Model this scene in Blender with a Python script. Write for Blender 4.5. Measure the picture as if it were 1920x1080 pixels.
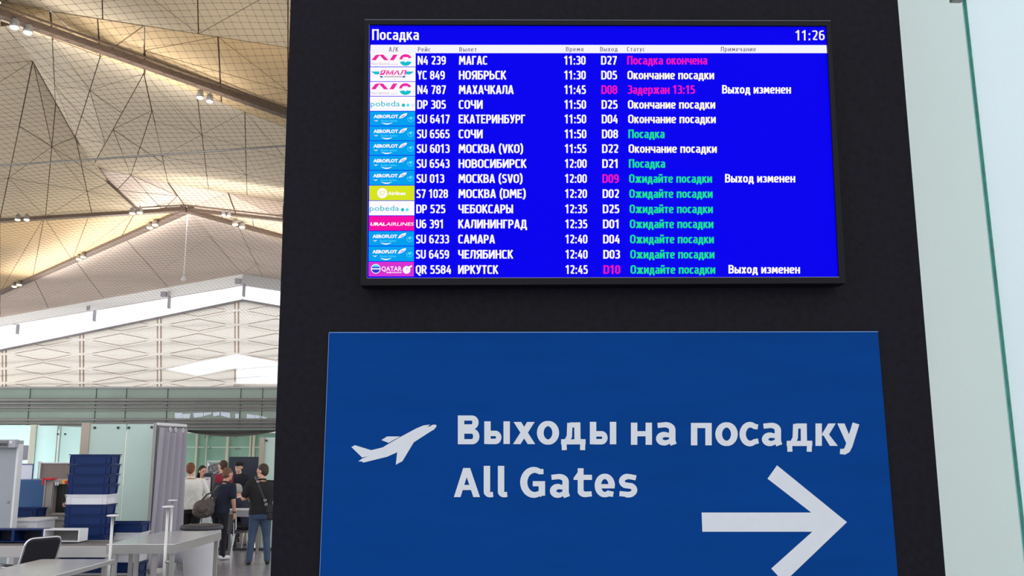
import bpy, bmesh, math, random
import numpy as np
from mathutils import Vector, Matrix
random.seed(7)
for o in list(bpy.data.objects): bpy.data.objects.remove(o)
SC = bpy.context.scene
COL = SC.collection
# ------------------------------------------------------------------ camera
F = 1765.0; PITCH = math.radians(9.87); H = 2.0
cam = bpy.data.cameras.new('camera'); camo = bpy.data.objects.new('camera', cam); COL.objects.link(camo)
cam.sensor_width = 36; cam.lens = 36*F/1920; cam.clip_end = 300; cam.clip_start = .05
camo.location = (0, 0, H); camo.rotation_euler = (math.pi/2+PITCH, 0, 0)
SC.camera = camo
# ------------------------------------------------------------------ world, exposure
SC.view_settings.view_transform = 'Standard'; SC.view_settings.look = 'None'
SC.view_settings.gamma = 1; SC.view_settings.exposure = 0.0; SC.view_settings.use_curve_mapping = False
w = bpy.data.worlds.new('world'); SC.world = w; w.use_nodes = True
w.node_tree.nodes['Background'].inputs[0].default_value = (.95, .97, 1.0, 1)
w.node_tree.nodes['Background'].inputs[1].default_value = 1.5

CP, SP = math.cos(PITCH), math.sin(PITCH)
def ray(px, py):
    v = (540-py)/F
    return (px-960)/F, CP-v*SP, SP+v*CP
def P(px, py, y):                 # point of a sight line at distance y
    a, b, c = ray(px, py); t = y/b
    return Vector((a*t, y, H+c*t))
def G(px, py, z):                 # point of a sight line at height z
    a, b, c = ray(px, py); t = (z-H)/c
    return Vector((a*t, b*t, z))

# ------------------------------------------------------------------ added lights that brighten the hall
def area(name, p0, p1, width, aim, power, col):
    p0, p1, aim = Vector(p0), Vector(p1), Vector(aim)
    l = bpy.data.lights.new(name, 'AREA'); l.shape = 'RECTANGLE'; l.size = (p1-p0).length; l.size_y = width
    l.energy = power; l.color = col
    o = bpy.data.objects.new(name, l); COL.objects.link(o)
    m = (p0+p1)/2; o.location = m
    x = (p1-p0).normalized(); z = -(aim-m).normalized(); y = z.cross(x).normalized(); z = x.cross(y)
    o.rotation_euler = Matrix((x, y, z)).transposed().to_euler()
    return o
WARM = (1.0, .78, .5); COOL = (.93, .96, 1.0)
# unseen area lights added under the folded roof, each facing straight up
def up_fill(name, a, b, z, width, power, col):
    a, b = G(*a, z), G(*b, z); m = (a+b)/2
    area(name, a, b, width, m+Vector((0, 0, 1)), power, col)
def throw(name, a, b, dy, z, width, aim, power, col):   # added area light before a beam, aimed over it at the facet behind
    a, b = G(*a, 9), G(*b, 9); a.y += dy; b.y += dy; a.z = b.z = z
    area(name, a, b, width, (a+b)/2+Vector(aim), power, col)
throw('near_wash', (70, 62), (470, 213), -1.0, 8.35, .5, (0, 1.6, 1.0), 62, (1, .96, .93))
throw('node_wash', (375, 391), (700, 423), -1.6, 8.7, .5, (0, 2.2, .9), 62, (1, .97, .96))
up_fill('near_warm_wash', (350, 140), (560, 210), 8.1, 1.6, 12, (1, .80, .55))
up_fill('far_wash', (40, 548), (345, 420), 8.3, 1.6, 300, (1, .93, .88))
up_fill('far_wash_right', (365, 420), (600, 490), 8.3, 1.4, 90, (1, .93, .88))
up_fill('middle_warm_wash', (-30, 500), (230, 430), 8.2, 2.5, 36, (1, .80, .50))
area('glass_backlight', (1.1, 4.6, 2.4), (3.6, 4.6, 2.4), 3.0, (2.2, 2.7, 2.4), 70, (.93, 1, .98))  # added out of sight to brighten the frosted glass from behind
area('pale_screen_backlight', (-12.6, 23.4, 1.3), (-10.4, 23.4, 1.3), 2.0, (-11, 20, 1.3), 130, (.95, 1, 1))  # added fill, unseen behind the pale screens, to make them glow
# broad area lights added to brighten the hall roof, unseen by the camera
area('hall_fill', (-13, 4, 2.76), (-13, 46, 2.76), 26, (-13, 25, 9), 900, (1, .955, .90))
area('side_fill', (-40, 6, 3.4), (-40, 56, 3.4), 5.0, (-14, 40, 7.5), 5200, (1, .97, .94))
# ------------------------------------------------------------------ materials
def lin(c): return tuple(((x/255)/12.92 if x/255 <= .04045 else (((x/255)+.055)/1.055)**2.4) for x in c)
MATS = {}
def mat(name, col, rough=.5, metal=0, spec=.5, var=0, scale=8, bump=0, emit=0, trans=0, stretch=None, coat=0):
    if name in MATS: return MATS[name]
    m = bpy.data.materials.new(name); m.use_nodes = True; nt = m.node_tree; b = nt.nodes['Principled BSDF']
    c = lin(col) + (1,)
    b.inputs['Base Color'].default_value = c; b.inputs['Roughness'].default_value = rough
    b.inputs['Metallic'].default_value = metal; b.inputs['Specular IOR Level'].default_value = spec
    b.inputs['Coat Weight'].default_value = coat
    if emit:
        b.inputs['Base Color'].default_value = (0, 0, 0, 1); b.inputs['Specular IOR Level'].default_value = .02
        b.inputs['Emission Color'].default_value = c; b.inputs['Emission Strength'].default_value = emit
    if var or bump:
        tc = nt.nodes.new('ShaderNodeTexCoord'); n = nt.nodes.new('ShaderNodeTexNoise'); n.inputs['Scale'].default_value = scale
        n.inputs['Detail'].default_value = 4
        src = tc.outputs['Object']
        if stretch:
            mp = nt.nodes.new('ShaderNodeMapping'); mp.inputs['Scale'].default_value = stretch
            nt.links.new(src, mp.inputs[0]); src = mp.outputs[0]
        nt.links.new(src, n.inputs['Vector'])
        if var:
            r = nt.nodes.new('ShaderNodeValToRGB')
            r.color_ramp.elements[0].position = .3; r.color_ramp.elements[1].position = .7
            r.color_ramp.elements[0].color = tuple(x*(1-var) for x in c[:3])+(1,)
            r.color_ramp.elements[1].color = tuple(min(1, x*(1+var)) for x in c[:3])+(1,)
            nt.links.new(n.outputs['Fac'], r.inputs[0]); nt.links.new(r.outputs[0], b.inputs['Base Color'])
        if bump:
            bp = nt.nodes.new('ShaderNodeBump'); bp.inputs['Strength'].default_value = bump; bp.inputs['Distance'].default_value = .01
            nt.links.new(n.outputs['Fac'], bp.inputs['Height']); nt.links.new(bp.outputs[0], b.inputs['Normal'])
    if trans:
        out = nt.nodes['Material Output']; t = nt.nodes.new('ShaderNodeBsdfTranslucent'); mx = nt.nodes.new('ShaderNodeMixShader')
        t.inputs[0].default_value = c; mx.inputs[0].default_value = trans
        nt.links.new(b.outputs[0], mx.inputs[1]); nt.links.new(t.outputs[0], mx.inputs[2]); nt.links.new(mx.outputs[0], out.inputs[0])
    MATS[name] = m
    return m
def glassmat(name, col, alpha, rough=.08):
    m = bpy.data.materials.new(name); m.use_nodes = True; nt = m.node_tree; nt.nodes.clear()
    o = nt.nodes.new('ShaderNodeOutputMaterial'); mx = nt.nodes.new('ShaderNodeMixShader'); t = nt.nodes.new('ShaderNodeBsdfTransparent')
    p = nt.nodes.new('ShaderNodeBsdfPrincipled'); p.inputs['Base Color'].default_value = lin(col)+(1,); p.inputs['Roughness'].default_value = rough
    t.inputs[0].default_value = (.85, .95, .91, 1)
    mx.inputs[0].default_value = alpha
    nt.links.new(t.outputs[0], mx.inputs[1]); nt.links.new(p.outputs[0], mx.inputs[2]); nt.links.new(mx.outputs[0], o.inputs[0])
    MATS[name] = m
    return m
M_BLACK = mat('black_laminate', (19, 18, 25), .45, spec=.08, var=.25, scale=60, bump=.02)
M_BEZEL = mat('bezel', (17, 17, 21), .4, spec=.12)
M_BEZEDGE = mat('bezel_edge', (105, 103, 125), .4)
M_BLUE = mat('sign_blue', (2, 57, 126), .7, spec=.05, var=.06, scale=3, stretch=(1, 1, 6))
M_SIGNW = mat('sign_white', (196, 201, 208), .55, var=.02, scale=30)
M_SIGNEDGE = mat('sign_edge', (90, 130, 190), .5)
M_STEEL = mat('brushed_steel', (205, 209, 214), .24, .65, var=.08, scale=9, stretch=(1, 6, 1))
M_STEELD = mat('satin_steel', (150, 148, 146), .42, .7, var=.05, scale=6)
M_TAUPE = mat('taupe_column', (176, 164, 150), .4, .3)
M_CHROME = mat('chrome', (215, 215, 220), .15, 1)
M_DARK = mat('dark_grey', (50, 52, 58), .5)
M_BLK = mat('black_plastic', (22, 22, 26), .4)
M_WHITE = mat('white_plastic', (222, 222, 226), .45, var=.03, scale=5)
M_GREYP = mat('grey_plastic', (168, 168, 176), .5, var=.04, scale=8)
M_CRATE = mat('blue_plastic', (17, 43, 94), .5, spec=.25, var=.08, scale=6)
M_CREAM = mat('cream_trim', (225, 222, 205), .5)
M_LINE = mat('joint_backing_metal', (96, 74, 58), .7)  # dark brown backing behind the panel gaps
M_CEIL = mat('ceiling_tan', (184, 170, 146), .62, spec=.25, var=.04, scale=.6)
M_CEILW = mat('ceiling_warm', (190, 165, 126), .62, spec=.25, var=.04, scale=.6)
M_CEILP = mat('ceiling_rose', (206, 190, 177), .62, spec=.25, var=.04, scale=.6)
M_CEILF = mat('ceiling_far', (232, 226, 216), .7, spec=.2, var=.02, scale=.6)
M_BEAM = mat('beam_brown', (84, 66, 52), .55, var=.12, scale=2)
M_FASC = mat('fascia_white', (220, 222, 222), .6)
M_NET = mat('net_cord', (44, 32, 30), .8)
M_FLOOR = mat('floor_tile', (150, 147, 152), .22, var=.12, scale=1.2)
M_MINT = mat('frosted_mint', (246, 250, 248), .3, var=.02, scale=.9, trans=.35)
M_MINT2 = mat('frosted_grey', (225, 238, 242), .3, var=.02, scale=.9, trans=.3)
M_GEDGE = mat('glass_edge_green', (60, 160, 146), .2, var=.2, scale=25)
M_GEDGE2 = mat('glass_edge_light', (178, 220, 210), .25)
M_FROST = mat('frosted_green', (208, 230, 222), .35, var=.03, scale=1.2, trans=.15)
M_PALEG = mat('pale_glass', (232, 250, 249), .3, trans=.5)
M_GREEN = mat('green_glass', (146, 192, 172), .25, var=.12, scale=1.4)
M_BAND = mat('upper_glass', (138, 152, 142), .3, var=.08, scale=.8)
M_PIPE = mat('tube_grey', (118, 112, 112), .4, var=.12, scale=1.5)
M_CURT = mat('curtain_cloth', (158, 154, 165), .85)
M_NAVYP = mat('navy_panel', (40, 46, 62), .5)

# ------------------------------------------------------------------ mesh helpers
def tag(o, label=None, cat=None, group=None, kind=None):
    for k, v in (('label', label), ('category', cat), ('group', group), ('kind', kind)):
        if v: o[k] = v
    return o
def empty(name, loc=(0, 0, 0), rz=0):
    o = bpy.data.objects.new(name, None); COL.objects.link(o); o.location = loc; o.rotation_euler = (0, 0, rz)
    o.empty_display_size = .1
    return o
def thing(name, loc, label, cat, group=None, rz=0):
    return tag(empty(name, loc, rz), label, cat, group)
def wloc(o):
    l = Vector((0, 0, 0))
    while o is not None: l += Vector(o.location); o = o.parent
    return l
class MB:
    def __init__(s): s.v = []; s.f = []; s.m = []; s.cur = 0
    def mt(s, i): s.cur = i; return s
    def add(s, vs, fs):
        b = len(s.v); s.v += [tuple(v) for v in vs]
        for f in fs: s.f.append(tuple(i+b for i in f)); s.m.append(s.cur)
        return s
    def box(s, x0, x1, y0, y1, z0, z1):
        return s.hexa([(x0, y0, z0), (x1, y0, z0), (x1, y1, z0), (x0, y1, z0), (x0, y0, z1), (x1, y0, z1), (x1, y1, z1), (x0, y1, z1)])
    def hexa(s, c):
        return s.add(c, [(0, 3, 2, 1), (4, 5, 6, 7), (0, 1, 5, 4), (1, 2, 6, 5), (2, 3, 7, 6), (3, 0, 4, 7)])
    def bar(s, p0, p1, w, h=None, up=(0, 0, 1)):
        p0, p1 = Vector(p0), Vector(p1); h = h or w; d = (p1-p0).normalized(); u = Vector(up)
        if abs(d.dot(u)) > .98: u = Vector((0, 1, 0))
        a = d.cross(u).normalized()*w/2; b = a.cross(d).normalized()*h/2
        return s.hexa([p0-a-b, p0+a-b, p1+a-b, p1-a-b, p0-a+b, p0+a+b, p1+a+b, p1-a+b])
    def tube(s, pts, r, n=8, cap=True):
        pts = [Vector(p) for p in pts]; rs = r if isinstance(r, (list, tuple)) else [r]*len(pts)
        b = len(s.v); L = len(pts); pu = None
        for i, p in enumerate(pts):
            d = (pts[min(i+1, L-1)]-pts[max(i-1, 0)]).normalized()
            if pu is None: pu = Vector((0, 0, 1)) if abs(d.z) < .9 else Vector((1, 0, 0))
            a = (pu-d*pu.dot(d)).normalized(); pu = a; c = d.cross(a)
            for k in range(n):
                t = 2*math.pi*k/n; s.v.append(tuple(p+(a*math.cos(t)+c*math.sin(t))*rs[i]))
        for i in range(L-1):
            for k in range(n):
                k2 = (k+1) % n; s.f.append((b+i*n+k, b+i*n+k2, b+(i+1)*n+k2, b+(i+1)*n+k)); s.m.append(s.cur)
        if cap:
            s.f.append(tuple(b+k for k in reversed(range(n)))); s.m.append(s.cur)
            s.f.append(tuple(b+(L-1)*n+k for k in range(n))); s.m.append(s.cur)
        return s
    def lathe(s, c, prof, n=20, sx=1, sy=1):
        c = Vector(c); b = len(s.v); L = len(prof)
        for r, z in prof:
            for k in range(n):
                t = 2*math.pi*k/n; s.v.append((c.x+r*sx*math.cos(t), c.y+r*sy*math.sin(t), c.z+z))
        for i in range(L-1):
            for k in range(n):
                k2 = (k+1) % n; s.f.append((b+i*n+k, b+i*n+k2, b+(i+1)*n+k2, b+(i+1)*n+k)); s.m.append(s.cur)
        s.f.append(tuple(b+k for k in reversed(range(n)))); s.m.append(s.cur)
        s.f.append(tuple(b+(L-1)*n+k for k in range(n))); s.m.append(s.cur)
        return s
    def ell(s, c, r, n=12, m=8, rot=None):
        c = Vector(c); b = len(s.v)
        for j in range(m+1):
            ph = math.pi*j/m-math.pi/2
            for k in range(n):
                t = 2*math.pi*k/n
                q = Vector((r[0]*math.cos(ph)*math.cos(t), r[1]*math.cos(ph)*math.sin(t), r[2]*math.sin(ph)))
                if rot: q = rot @ q
                s.v.append(tuple(c+q))
        for j in range(m):
            for k in range(n):
                k2 = (k+1) % n; s.f.append((b+j*n+k, b+j*n+k2, b+(j+1)*n+k2, b+(j+1)*n+k)); s.m.append(s.cur)
        return s
    def cone(s, p0, p1, r0, r1, n=10, m=3):       # tapered limb with round ends
        p0, p1 = Vector(p0), Vector(p1); d = (p1-p0); L = d.length; d = d/L if L > 1e-6 else Vector((0, 0, 1))
        pts = []; rs = []
        for j in range(m): a = math.pi/2*(1-j/m); pts.append(p0-d*r0*math.sin(a)*.999); rs.append(max(r0*math.cos(a), r0*.05))
        pts.append(p0); rs.append(r0); pts.append(p1); rs.append(r1)
        for j in range(m-1, -1, -1): a = math.pi/2*(1-j/m); pts.append(p1+d*r1*math.sin(a)*.999); rs.append(max(r1*math.cos(a), r1*.05))
        return s.tube(pts, rs, n)
    def poly(s, pts): return s.add(pts, [tuple(range(len(pts)))])
    def slab(s, pts, off):                        # polygon pushed along off into a solid
        n = len(pts); off = Vector(off); a = [Vector(p) for p in pts]; q = [p+off for p in a]
        return s.add(a+q, [tuple(range(n)), tuple(n+i for i in reversed(range(n)))]+[(i, n+i, n+(i+1) % n, (i+1) % n) for i in range(n)])
    def build(s, name, mats, parent=None, smooth=False, origin=None, bevel=0):
        me = bpy.data.meshes.new(name)
        o0 = Vector(origin) if origin is not None else wloc(parent)
        vs = [(v[0]-o0.x, v[1]-o0.y, v[2]-o0.z) for v in s.v]
        me.from_pydata(vs, [], s.f)
        for m in (mats if isinstance(mats, (list, tuple)) else [mats]): me.materials.append(m)
        me.polygons.foreach_set('material_index', s.m)
        if smooth: me.polygons.foreach_set('use_smooth', [True]*len(s.f))
        me.update()
        o = bpy.data.objects.new(name, me); COL.objects.link(o)
        if parent is not None: o.parent = parent
        elif origin is not None: o.location = origin
        if bevel:
            b = o.modifiers.new('b', 'BEVEL'); b.width = bevel; b.segments = 2; b.limit_method = 'ANGLE'
        return o
def copy_tree(o, parent=None):
    c = o.copy(); COL.objects.link(c)
    if parent is not None: c.parent = parent
    for ch in list(o.children): copy_tree(ch, c)
    return c

# ================================================================== STRUCTURE
# ---- floor of tiles
fl = MB().box(-60, 20, -6, 75, -.12, -.012).build('floor', M_DARK); tag(fl, kind='structure')
tiles = []
for iy in range(8):
    for ix in range(12):
        x0 = -8.4+ix*.6; y0 = 15.0+iy*.6
        tiles.append((x0, y0))
tm = MB().box(.004, .596, .004, .596, -.012, 0)
t0 = None
for (x0, y0) in tiles:
    if t0 is None: t0 = tm.build('tile', M_FLOOR, fl)
    else:
        c = t0.copy(); COL.objects.link(c); t0_ = c
    (t0 if (x0, y0) == tiles[0] else c).location = (x0, y0, 0)
rest = MB()
for ix in range(-60, 20, 2):
    for iy in range(-6, 75, 2):
        pass
rest.box(-60, -8.404, -6, 75, -.012, 0).box(-1.196, 20, -6, 75, -.012, 0).box(-8.404, -1.196, -6, 14.996, -.012, 0).box(-8.404, -1.196, 19.804, 75, -.012, 0)
tag(rest.build('tile_field', M_FLOOR, fl), kind='stuff')

# ---- folded ceiling
ceil_me = MB()
ceiling_panels = []
def lattice(corn, nu, nv, material, gap=.011, flip=False, drop=.015):
    """four corners (u0v0,u1v0,u1v1,u0v1) -> backing + triangular panels"""
    a, b, c, d = [Vector(x) for x in corn]
    ctr = (a+b+c+d)/4
    nrm = (c-a).cross(d-b).normalized()
    if nrm.dot(Vector((0, 0, H))-ctr) < 0: nrm = -nrm
    def pt(u, v): return a*(1-u)*(1-v)+b*u*(1-v)+c*u*v+d*(1-u)*v
    N = max(nu, 2)
    back = -nrm*.02
    for i in range(nu):
        for j in range(nv):
            q = [pt(i/nu, j/nv), pt((i+1)/nu, j/nv), pt((i+1)/nu, (j+1)/nv), pt(i/nu, (j+1)/nv)]
            tris = ((0, 1, 2), (0, 2, 3)) if (i+j+flip) % 2 else ((0, 1, 3), (1, 2, 3))
            for t in tris:
                T = [q[k] for k in t]; g = sum(T, Vector())/3
                nrm = (T[1]-T[0]).cross(T[2]-T[0])
                if nrm.length < 1e-6: continue
                nrm.normalize()
                if nrm.dot(Vector((0, 0, H))-g) < 0: nrm = -nrm
                ceil_me.add([p-nrm*.02 for p in T]+[p-nrm*.15 for p in T], [(0, 1, 2), (5, 4, 3)])
                per = sum((T[k]-T[(k+1) % 3]).length for k in range(3))
                ar = (T[1]-T[0]).cross(T[2]-T[0]).length/2
                r_in = 2*ar/per
                s = max(.5, 1-gap/r_in)
                T = [g+(p-g)*s for p in T]
                m = MB().slab([p+nrm*drop for p in T], -nrm*(drop+.012))
                ceiling_panels.append((m, material))
Z0, Z1, Z2 = 9.0, 9.4, 9.7
V = dict(
 T0=G(-500, -420, 9.6), T1=G(0, -420, 9.6), T3=G(540, -420, 9.6), T4=G(1150, -420, 9.6),
 R0=G(-500, -75, Z1), R1=G(0, 5, Z1), R2=G(270, 47, Z1), R3=G(540, 88, Z1), R4=G(1150, 180, Z1),
 A0=G(-500, -155, Z0), A1=G(0, 35, Z0), A2=G(270, 137, Z0), A3=G(540, 239, Z0), A4=G(1150, 430, Z0),
 N0=G(-500, 150, 10.4), N1=G(62, 113, 10.4), N3=G(173, 313, 9.7), N4=G(262, 396, Z0),
 L1=G(315, 342, 9.62), L2=G(532, 379, 9.62), L3=G(1150, 470, 9.62),
 B0=G(-500, 440, Z0), B1=G(0, 411, Z0), BN=G(350, 391, Z0), B2=G(530, 411, Z0), B3=G(1150, 480, Z0),
 C0=G(-300, 680, Z0), C1=G(0, 547, Z0), C2=G(530, 453, Z0), C3=G(1150, 610, Z0),
 E0=G(-300, 650, 9.5), E1=G(0, 595, 9.5), E2=G(455, 513, 9.5), E3=G(530, 525, 9.5), E4=G(1150, 624, 9.5))
def q(*k): return [V[x] for x in k]
lattice(q('T0', 'T1', 'R1', 'R0'), 3, 2, M_CEIL); lattice(q('T1', 'T3', 'R3', 'R1'), 3, 3, M_CEIL); lattice(q('T3', 'T4', 'R4', 'R3'), 3, 2, M_CEIL)
lattice(q('R0', 'R1', 'A1', 'A0'), 3, 1, M_CEILW); lattice(q('R1', 'R2', 'A2', 'A1'), 3, 1, M_CEILW); lattice(q('R2', 'R3', 'A3', 'A2'), 2, 2, M_CEILW); lattice(q('R3', 'R4', 'A4', 'A3'), 3, 1, M_CEILW)
lattice(q('A0', 'A1', 'N1', 'N0'), 3, 2, M_CEIL)
lattice(q('A1', 'A2', 'N3', 'N1'), 3, 3, M_CEIL)
lattice(q('A2', 'A3', 'L2', 'L1'), 3, 3, M_CEIL, flip=True)
lattice([V['A2'], (V['A2']+V['L1'])/2, V['L1'], V['N3']], 2, 2, M_CEIL)
lattice([V['N3'], V['L1'], V['BN'], V['N4']], 2, 2, M_CEILP)
lattice(q('A3', 'A4', 'L3', 'L2'), 3, 3, M_CEIL)
lattice(q('N0', 'N1', 'B1', 'B0'), 3, 3, M_CEIL)
lattice([V['N1'], V['N3'], V['N4'], V['B1']], 3, 3, M_CEIL, flip=True)
lattice(q('L1', 'L2', 'B2', 'BN'), 2, 1, M_CEILP); lattice(q('L2', 'L3', 'B3', 'B2'), 3, 1, M_CEILP)
mid = (V['B1']+V['C1'])/2
lattice([V['B0'], V['B1'], V['C1'], V['C0']], 2, 2, M_CEILW)
BNl = V['BN']+(V['B1']-V['BN'])*.02; CNl = V['BN']+(V['C1']-V['BN'])*.02
lattice([V['B1'], BNl, CNl, V['C1']], 4, 1, M_CEILW)
lattice([BNl, V['BN'], V['BN']+Vector((.05, 0, 0)), CNl], 1, 1, M_CEILW)
CNr = V['BN']+(V['C2']-V['BN'])*.02; BNr = V['BN']+(V['B2']-V['BN'])*.02
lattice([BNr, V['B2'], V['C2'], CNr], 3, 1, M_CEIL); lattice([V['B2'], V['B3'], V['C3'], V['C2']], 3, 2, M_CEIL)
lattice([V['C0'], V['C1'], V['E1'], V['E0']], 2, 1, M_CEILP)
lattice([V['C1'], V['BN'], V['E2'], V['E1']], 4, 3, M_CEILP)
lattice([V['BN'], V['C2'], V['E3'], V['E2']], 2, 3, M_CEILP); lattice([V['C2'], V['C3'], V['E4'], V['E3']], 3, 2, M_CEILP)
ceil = ceil_me.build('ceiling', M_LINE); tag(ceil, kind='structure')
for m, mt_ in ceiling_panels: m.build('panel', mt_, ceil)
# beams along the folds
def beam(a, b, w=.34, h=.34, name='beam', m=M_BEAM, dz=-.03):
    a, b = Vector(a), Vector(b); o = Vector((0, 0, dz))
    MB().bar(a+o, b+o, w, h).bar(a+o+Vector((0, -.22, .08)), b+o+Vector((0, -.22, .08)), .03, .03).build(name, m, ceil)
beam(V['A0'], V['A4'], .16, .11)
beam(V['B0'], V['BN'], .2, .12); beam(V['BN'], V['B3'], .16, .08)
beam(V['C0'], V['BN'], .26, .17); beam(V['BN'], V['C3'], .22, .15)
beam(V['N1'], V['N3'], .02, .03, 'rib'); beam(V['N3'], V['N4'], .02, .03, 'rib')
# fascia over the window band
def fascia(pts):
    for a, b in zip(pts, pts[1:]):
        d = Vector((0, 0, -.5))
        MB().hexa([a, b, b+Vector((0, .15, 0)), a+Vector((0, .15, 0)), a+d, b+d, b+d+Vector((0, .15, 0)), a+d+Vector((0, .15, 0))]).build('fascia', M_FASC, ceil)
fascia([V[k] for k in ('E0', 'E1', 'E2', 'E3', 'E4')])
for px, py in ((-112, 630), (34, 608), (178, 582), (318, 556), (458, 532)):
    p = G(px, py, 9.05)
    m = MB().bar(p, p-Vector((0, 0, .55)), .06, .25); m.box(p.x-.35, p.x-.12, p.y-.2, p.y, p.z-.02, p.z+.2)
    m.build('mullion', M_GREYP, ceil)

# ---- far facet with its diamond lattice (one vertical plane of panels, cut by the roof line, with openings)
YF = 58.0
def clip(poly, a, b):            # keep the part to the right-hand/below side of a->b (pixels, y down)
    out = []
    def sd(p): return (b[0]-a[0])*(p[1]-a[1])-(b[1]-a[1])*(p[0]-a[0])
    for i in range(len(poly)):
        p, r = poly[i], poly[(i+1) % len(poly)]; sp, sr = sd(p), sd(r)
        if sp >= 0: out.append(p)
        if (sp > 0) != (sr > 0) and abs(sp-sr) > 1e-9:
            t = sp/(sp-sr); out.append((p[0]+(r[0]-p[0])*t, p[1]+(r[1]-p[1])*t))
    return out if len(out) > 2 else []
hole = [(308, 692), (443, 664), (1000, 680), (1000, 733), (443, 733), (443, 690), (370, 704)]
holes = [[(308, 692), (443, 664), (443, 690), (370, 704)], [(443, 664), (560, 686), (560, 734), (443, 734)]]
def minus(poly, h):
    res = []; cur = poly
    for i in range(len(h)):
        a, b = h[i], h[(i+1) % len(h)]
        o = clip(cur, b, a)
        if o: res.append(o)
        cur = clip(cur, a, b)
        if not cur: break
    return res
def far_pieces(poly):
    poly = clip(poly, (-100, 678), (455, 562))
    if poly: poly = clip(poly, (455, 562), (1400, 726))
    ps = [poly] if poly else []
    for h in holes:
        ps = [x for pp in ps for x in minus(pp, h)]
    return ps
wb = MB().box(-40, 24, YF+.35, YF+.6, 0, 6.15).build('wall_back', M_CEILF); tag(wb, kind='structure')
rows = [555, 582, 609, 637, 664, 691, 718, 745]
cols = [8+145.3*i for i in range(-3, 7)]
def emit_far(ps, y, th, name, m):
    mb = MB(); k = 0
    for pp in ps:
        ar = abs(sum(pp[i][0]*pp[(i+1) % len(pp)][1]-pp[(i+1) % len(pp)][0]*pp[i][1] for i in range(len(pp))))/2
        if ar < 3: continue
        mb.slab([P(a, b, y) for a, b in pp], (0, th, 0)); k += 1
    if k: mb.build(name, m, wb)
def inset(T, g):
    c = (sum(p[0] for p in T)/3, sum(p[1] for p in T)/3)
    per = sum(math.dist(T[k], T[(k+1) % 3]) for k in range(3)); ar = abs((T[1][0]-T[0][0])*(T[2][1]-T[0][1])-(T[2][0]-T[0][0])*(T[1][1]-T[0][1]))/2
    s = max(.3, 1-g/(2*ar/per)); return [(c[0]+(p[0]-c[0])*s, c[1]+(p[1]-c[1])*s) for p in T]
def ori(p):  # clockwise on screen
    a = sum(p[i][0]*p[(i+1) % len(p)][1]-p[(i+1) % len(p)][0]*p[i][1] for i in range(len(p)))
    return p if a > 0 else p[::-1]
for i in range(len(cols)-1):
    for j in range(len(rows)-1):
        x0, x1, y0, y1 = cols[i], cols[i+1], rows[j], rows[j+1]; cx, cy = (x0+x1)/2, (y0+y1)/2
        emit_far(far_pieces(ori([(x0, y0), (x1, y0), (x1, y1), (x0, y1)])), YF+.035, .05, 'backing', mat('lattice_joint', (196, 172, 156), .7))
        for T in (((x0, y0), (x1, y0), (cx, cy)), ((x1, y0), (x1, y1), (cx, cy)), ((x1, y1), (x0, y1), (cx, cy)), ((x0, y1), (x0, y0), (cx, cy))):
            emit_far(far_pieces(ori(inset(T, 2.2))), YF, .03, 'panel', M_CEILF)
        for a, b in (((x0, y0), (x1, y1)), ((x1, y0), (x0, y1)), ((x0, y0), (x0, y1)), ((x0, y0), (x1, y0))):
            dx, dy = b[0]-a[0], b[1]-a[1]; L = math.hypot(dx, dy); nx, ny = -dy/L*1.65, dx/L*1.65
            kb = getattr(emit_far, 'k', 0)+1; emit_far.k = kb % 4
            emit_far(far_pieces(ori([(a[0]+nx, a[1]+ny), (b[0]+nx, b[1]+ny), (b[0]-nx, b[1]-ny), (a[0]-nx, a[1]-ny)])), YF-.01-.012*(kb % 4), .04, 'batten', M_CEILF)
# dark sill trim along the window band
for a, b in (((0, 657.5), (455, 563)), ((455, 563), (600, 588)), ((-110, 681), (0, 657.5))):
    MB().bar(P(a[0], a[1], YF-.1), P(b[0], b[1], YF-.1), .1, .12).build('sill', M_PIPE, wb)

# ---- upper screen of tubes and glass (in front of the far facet)
YS = 24.0
ub = empty('wall_upper', (0, YS, 0)); tag(ub, kind='structure')
def xat(px, z, y):              # x of a sight line through pixel column px at height z, distance y
    dep = y*CP+(z-H)*SP
    return (px-960)/F*dep
def zat(py, y): return P(960, py, y).z
XL, XR = -18.5, 12.0
gl = MB().box(XL, XR, YS+.1, YS+.14, zat(806, YS), zat(726, YS)); gl.build('glass_band', M_BAND, ub)
for y0, y1 in ((747, 751.5), (754, 757.5), (761.5, 764.5), (767, 769.5), (784.5, 788), (791, 794.5), (797, 801.5)):
    MB().tube([(XL, YS, zat((y0+y1)/2+1, YS)), (XR, YS, zat((y0+y1)/2-1, YS))], (y1-y0)/2*YS/F*1.12, 8).build('tube', M_PIPE, ub, smooth=True)
MB().box(XL, XR, YS+.02, YS+.1, zat(728, YS), zat(724.5, YS)).build('rail', M_STEELD, ub)
for px in (50, 175, 232, 310, 448, 489):
    x = xat(px, 3, YS); MB().box(x-.006, x+.006, YS+.085, YS+.1, zat(803, YS), zat(727, YS)).build('joint', M_DARK, ub)
M_REFL = mat('painted_reflection', (214, 222, 236), .35)  # pale colour painting the reflections of windows in the glass band
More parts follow.
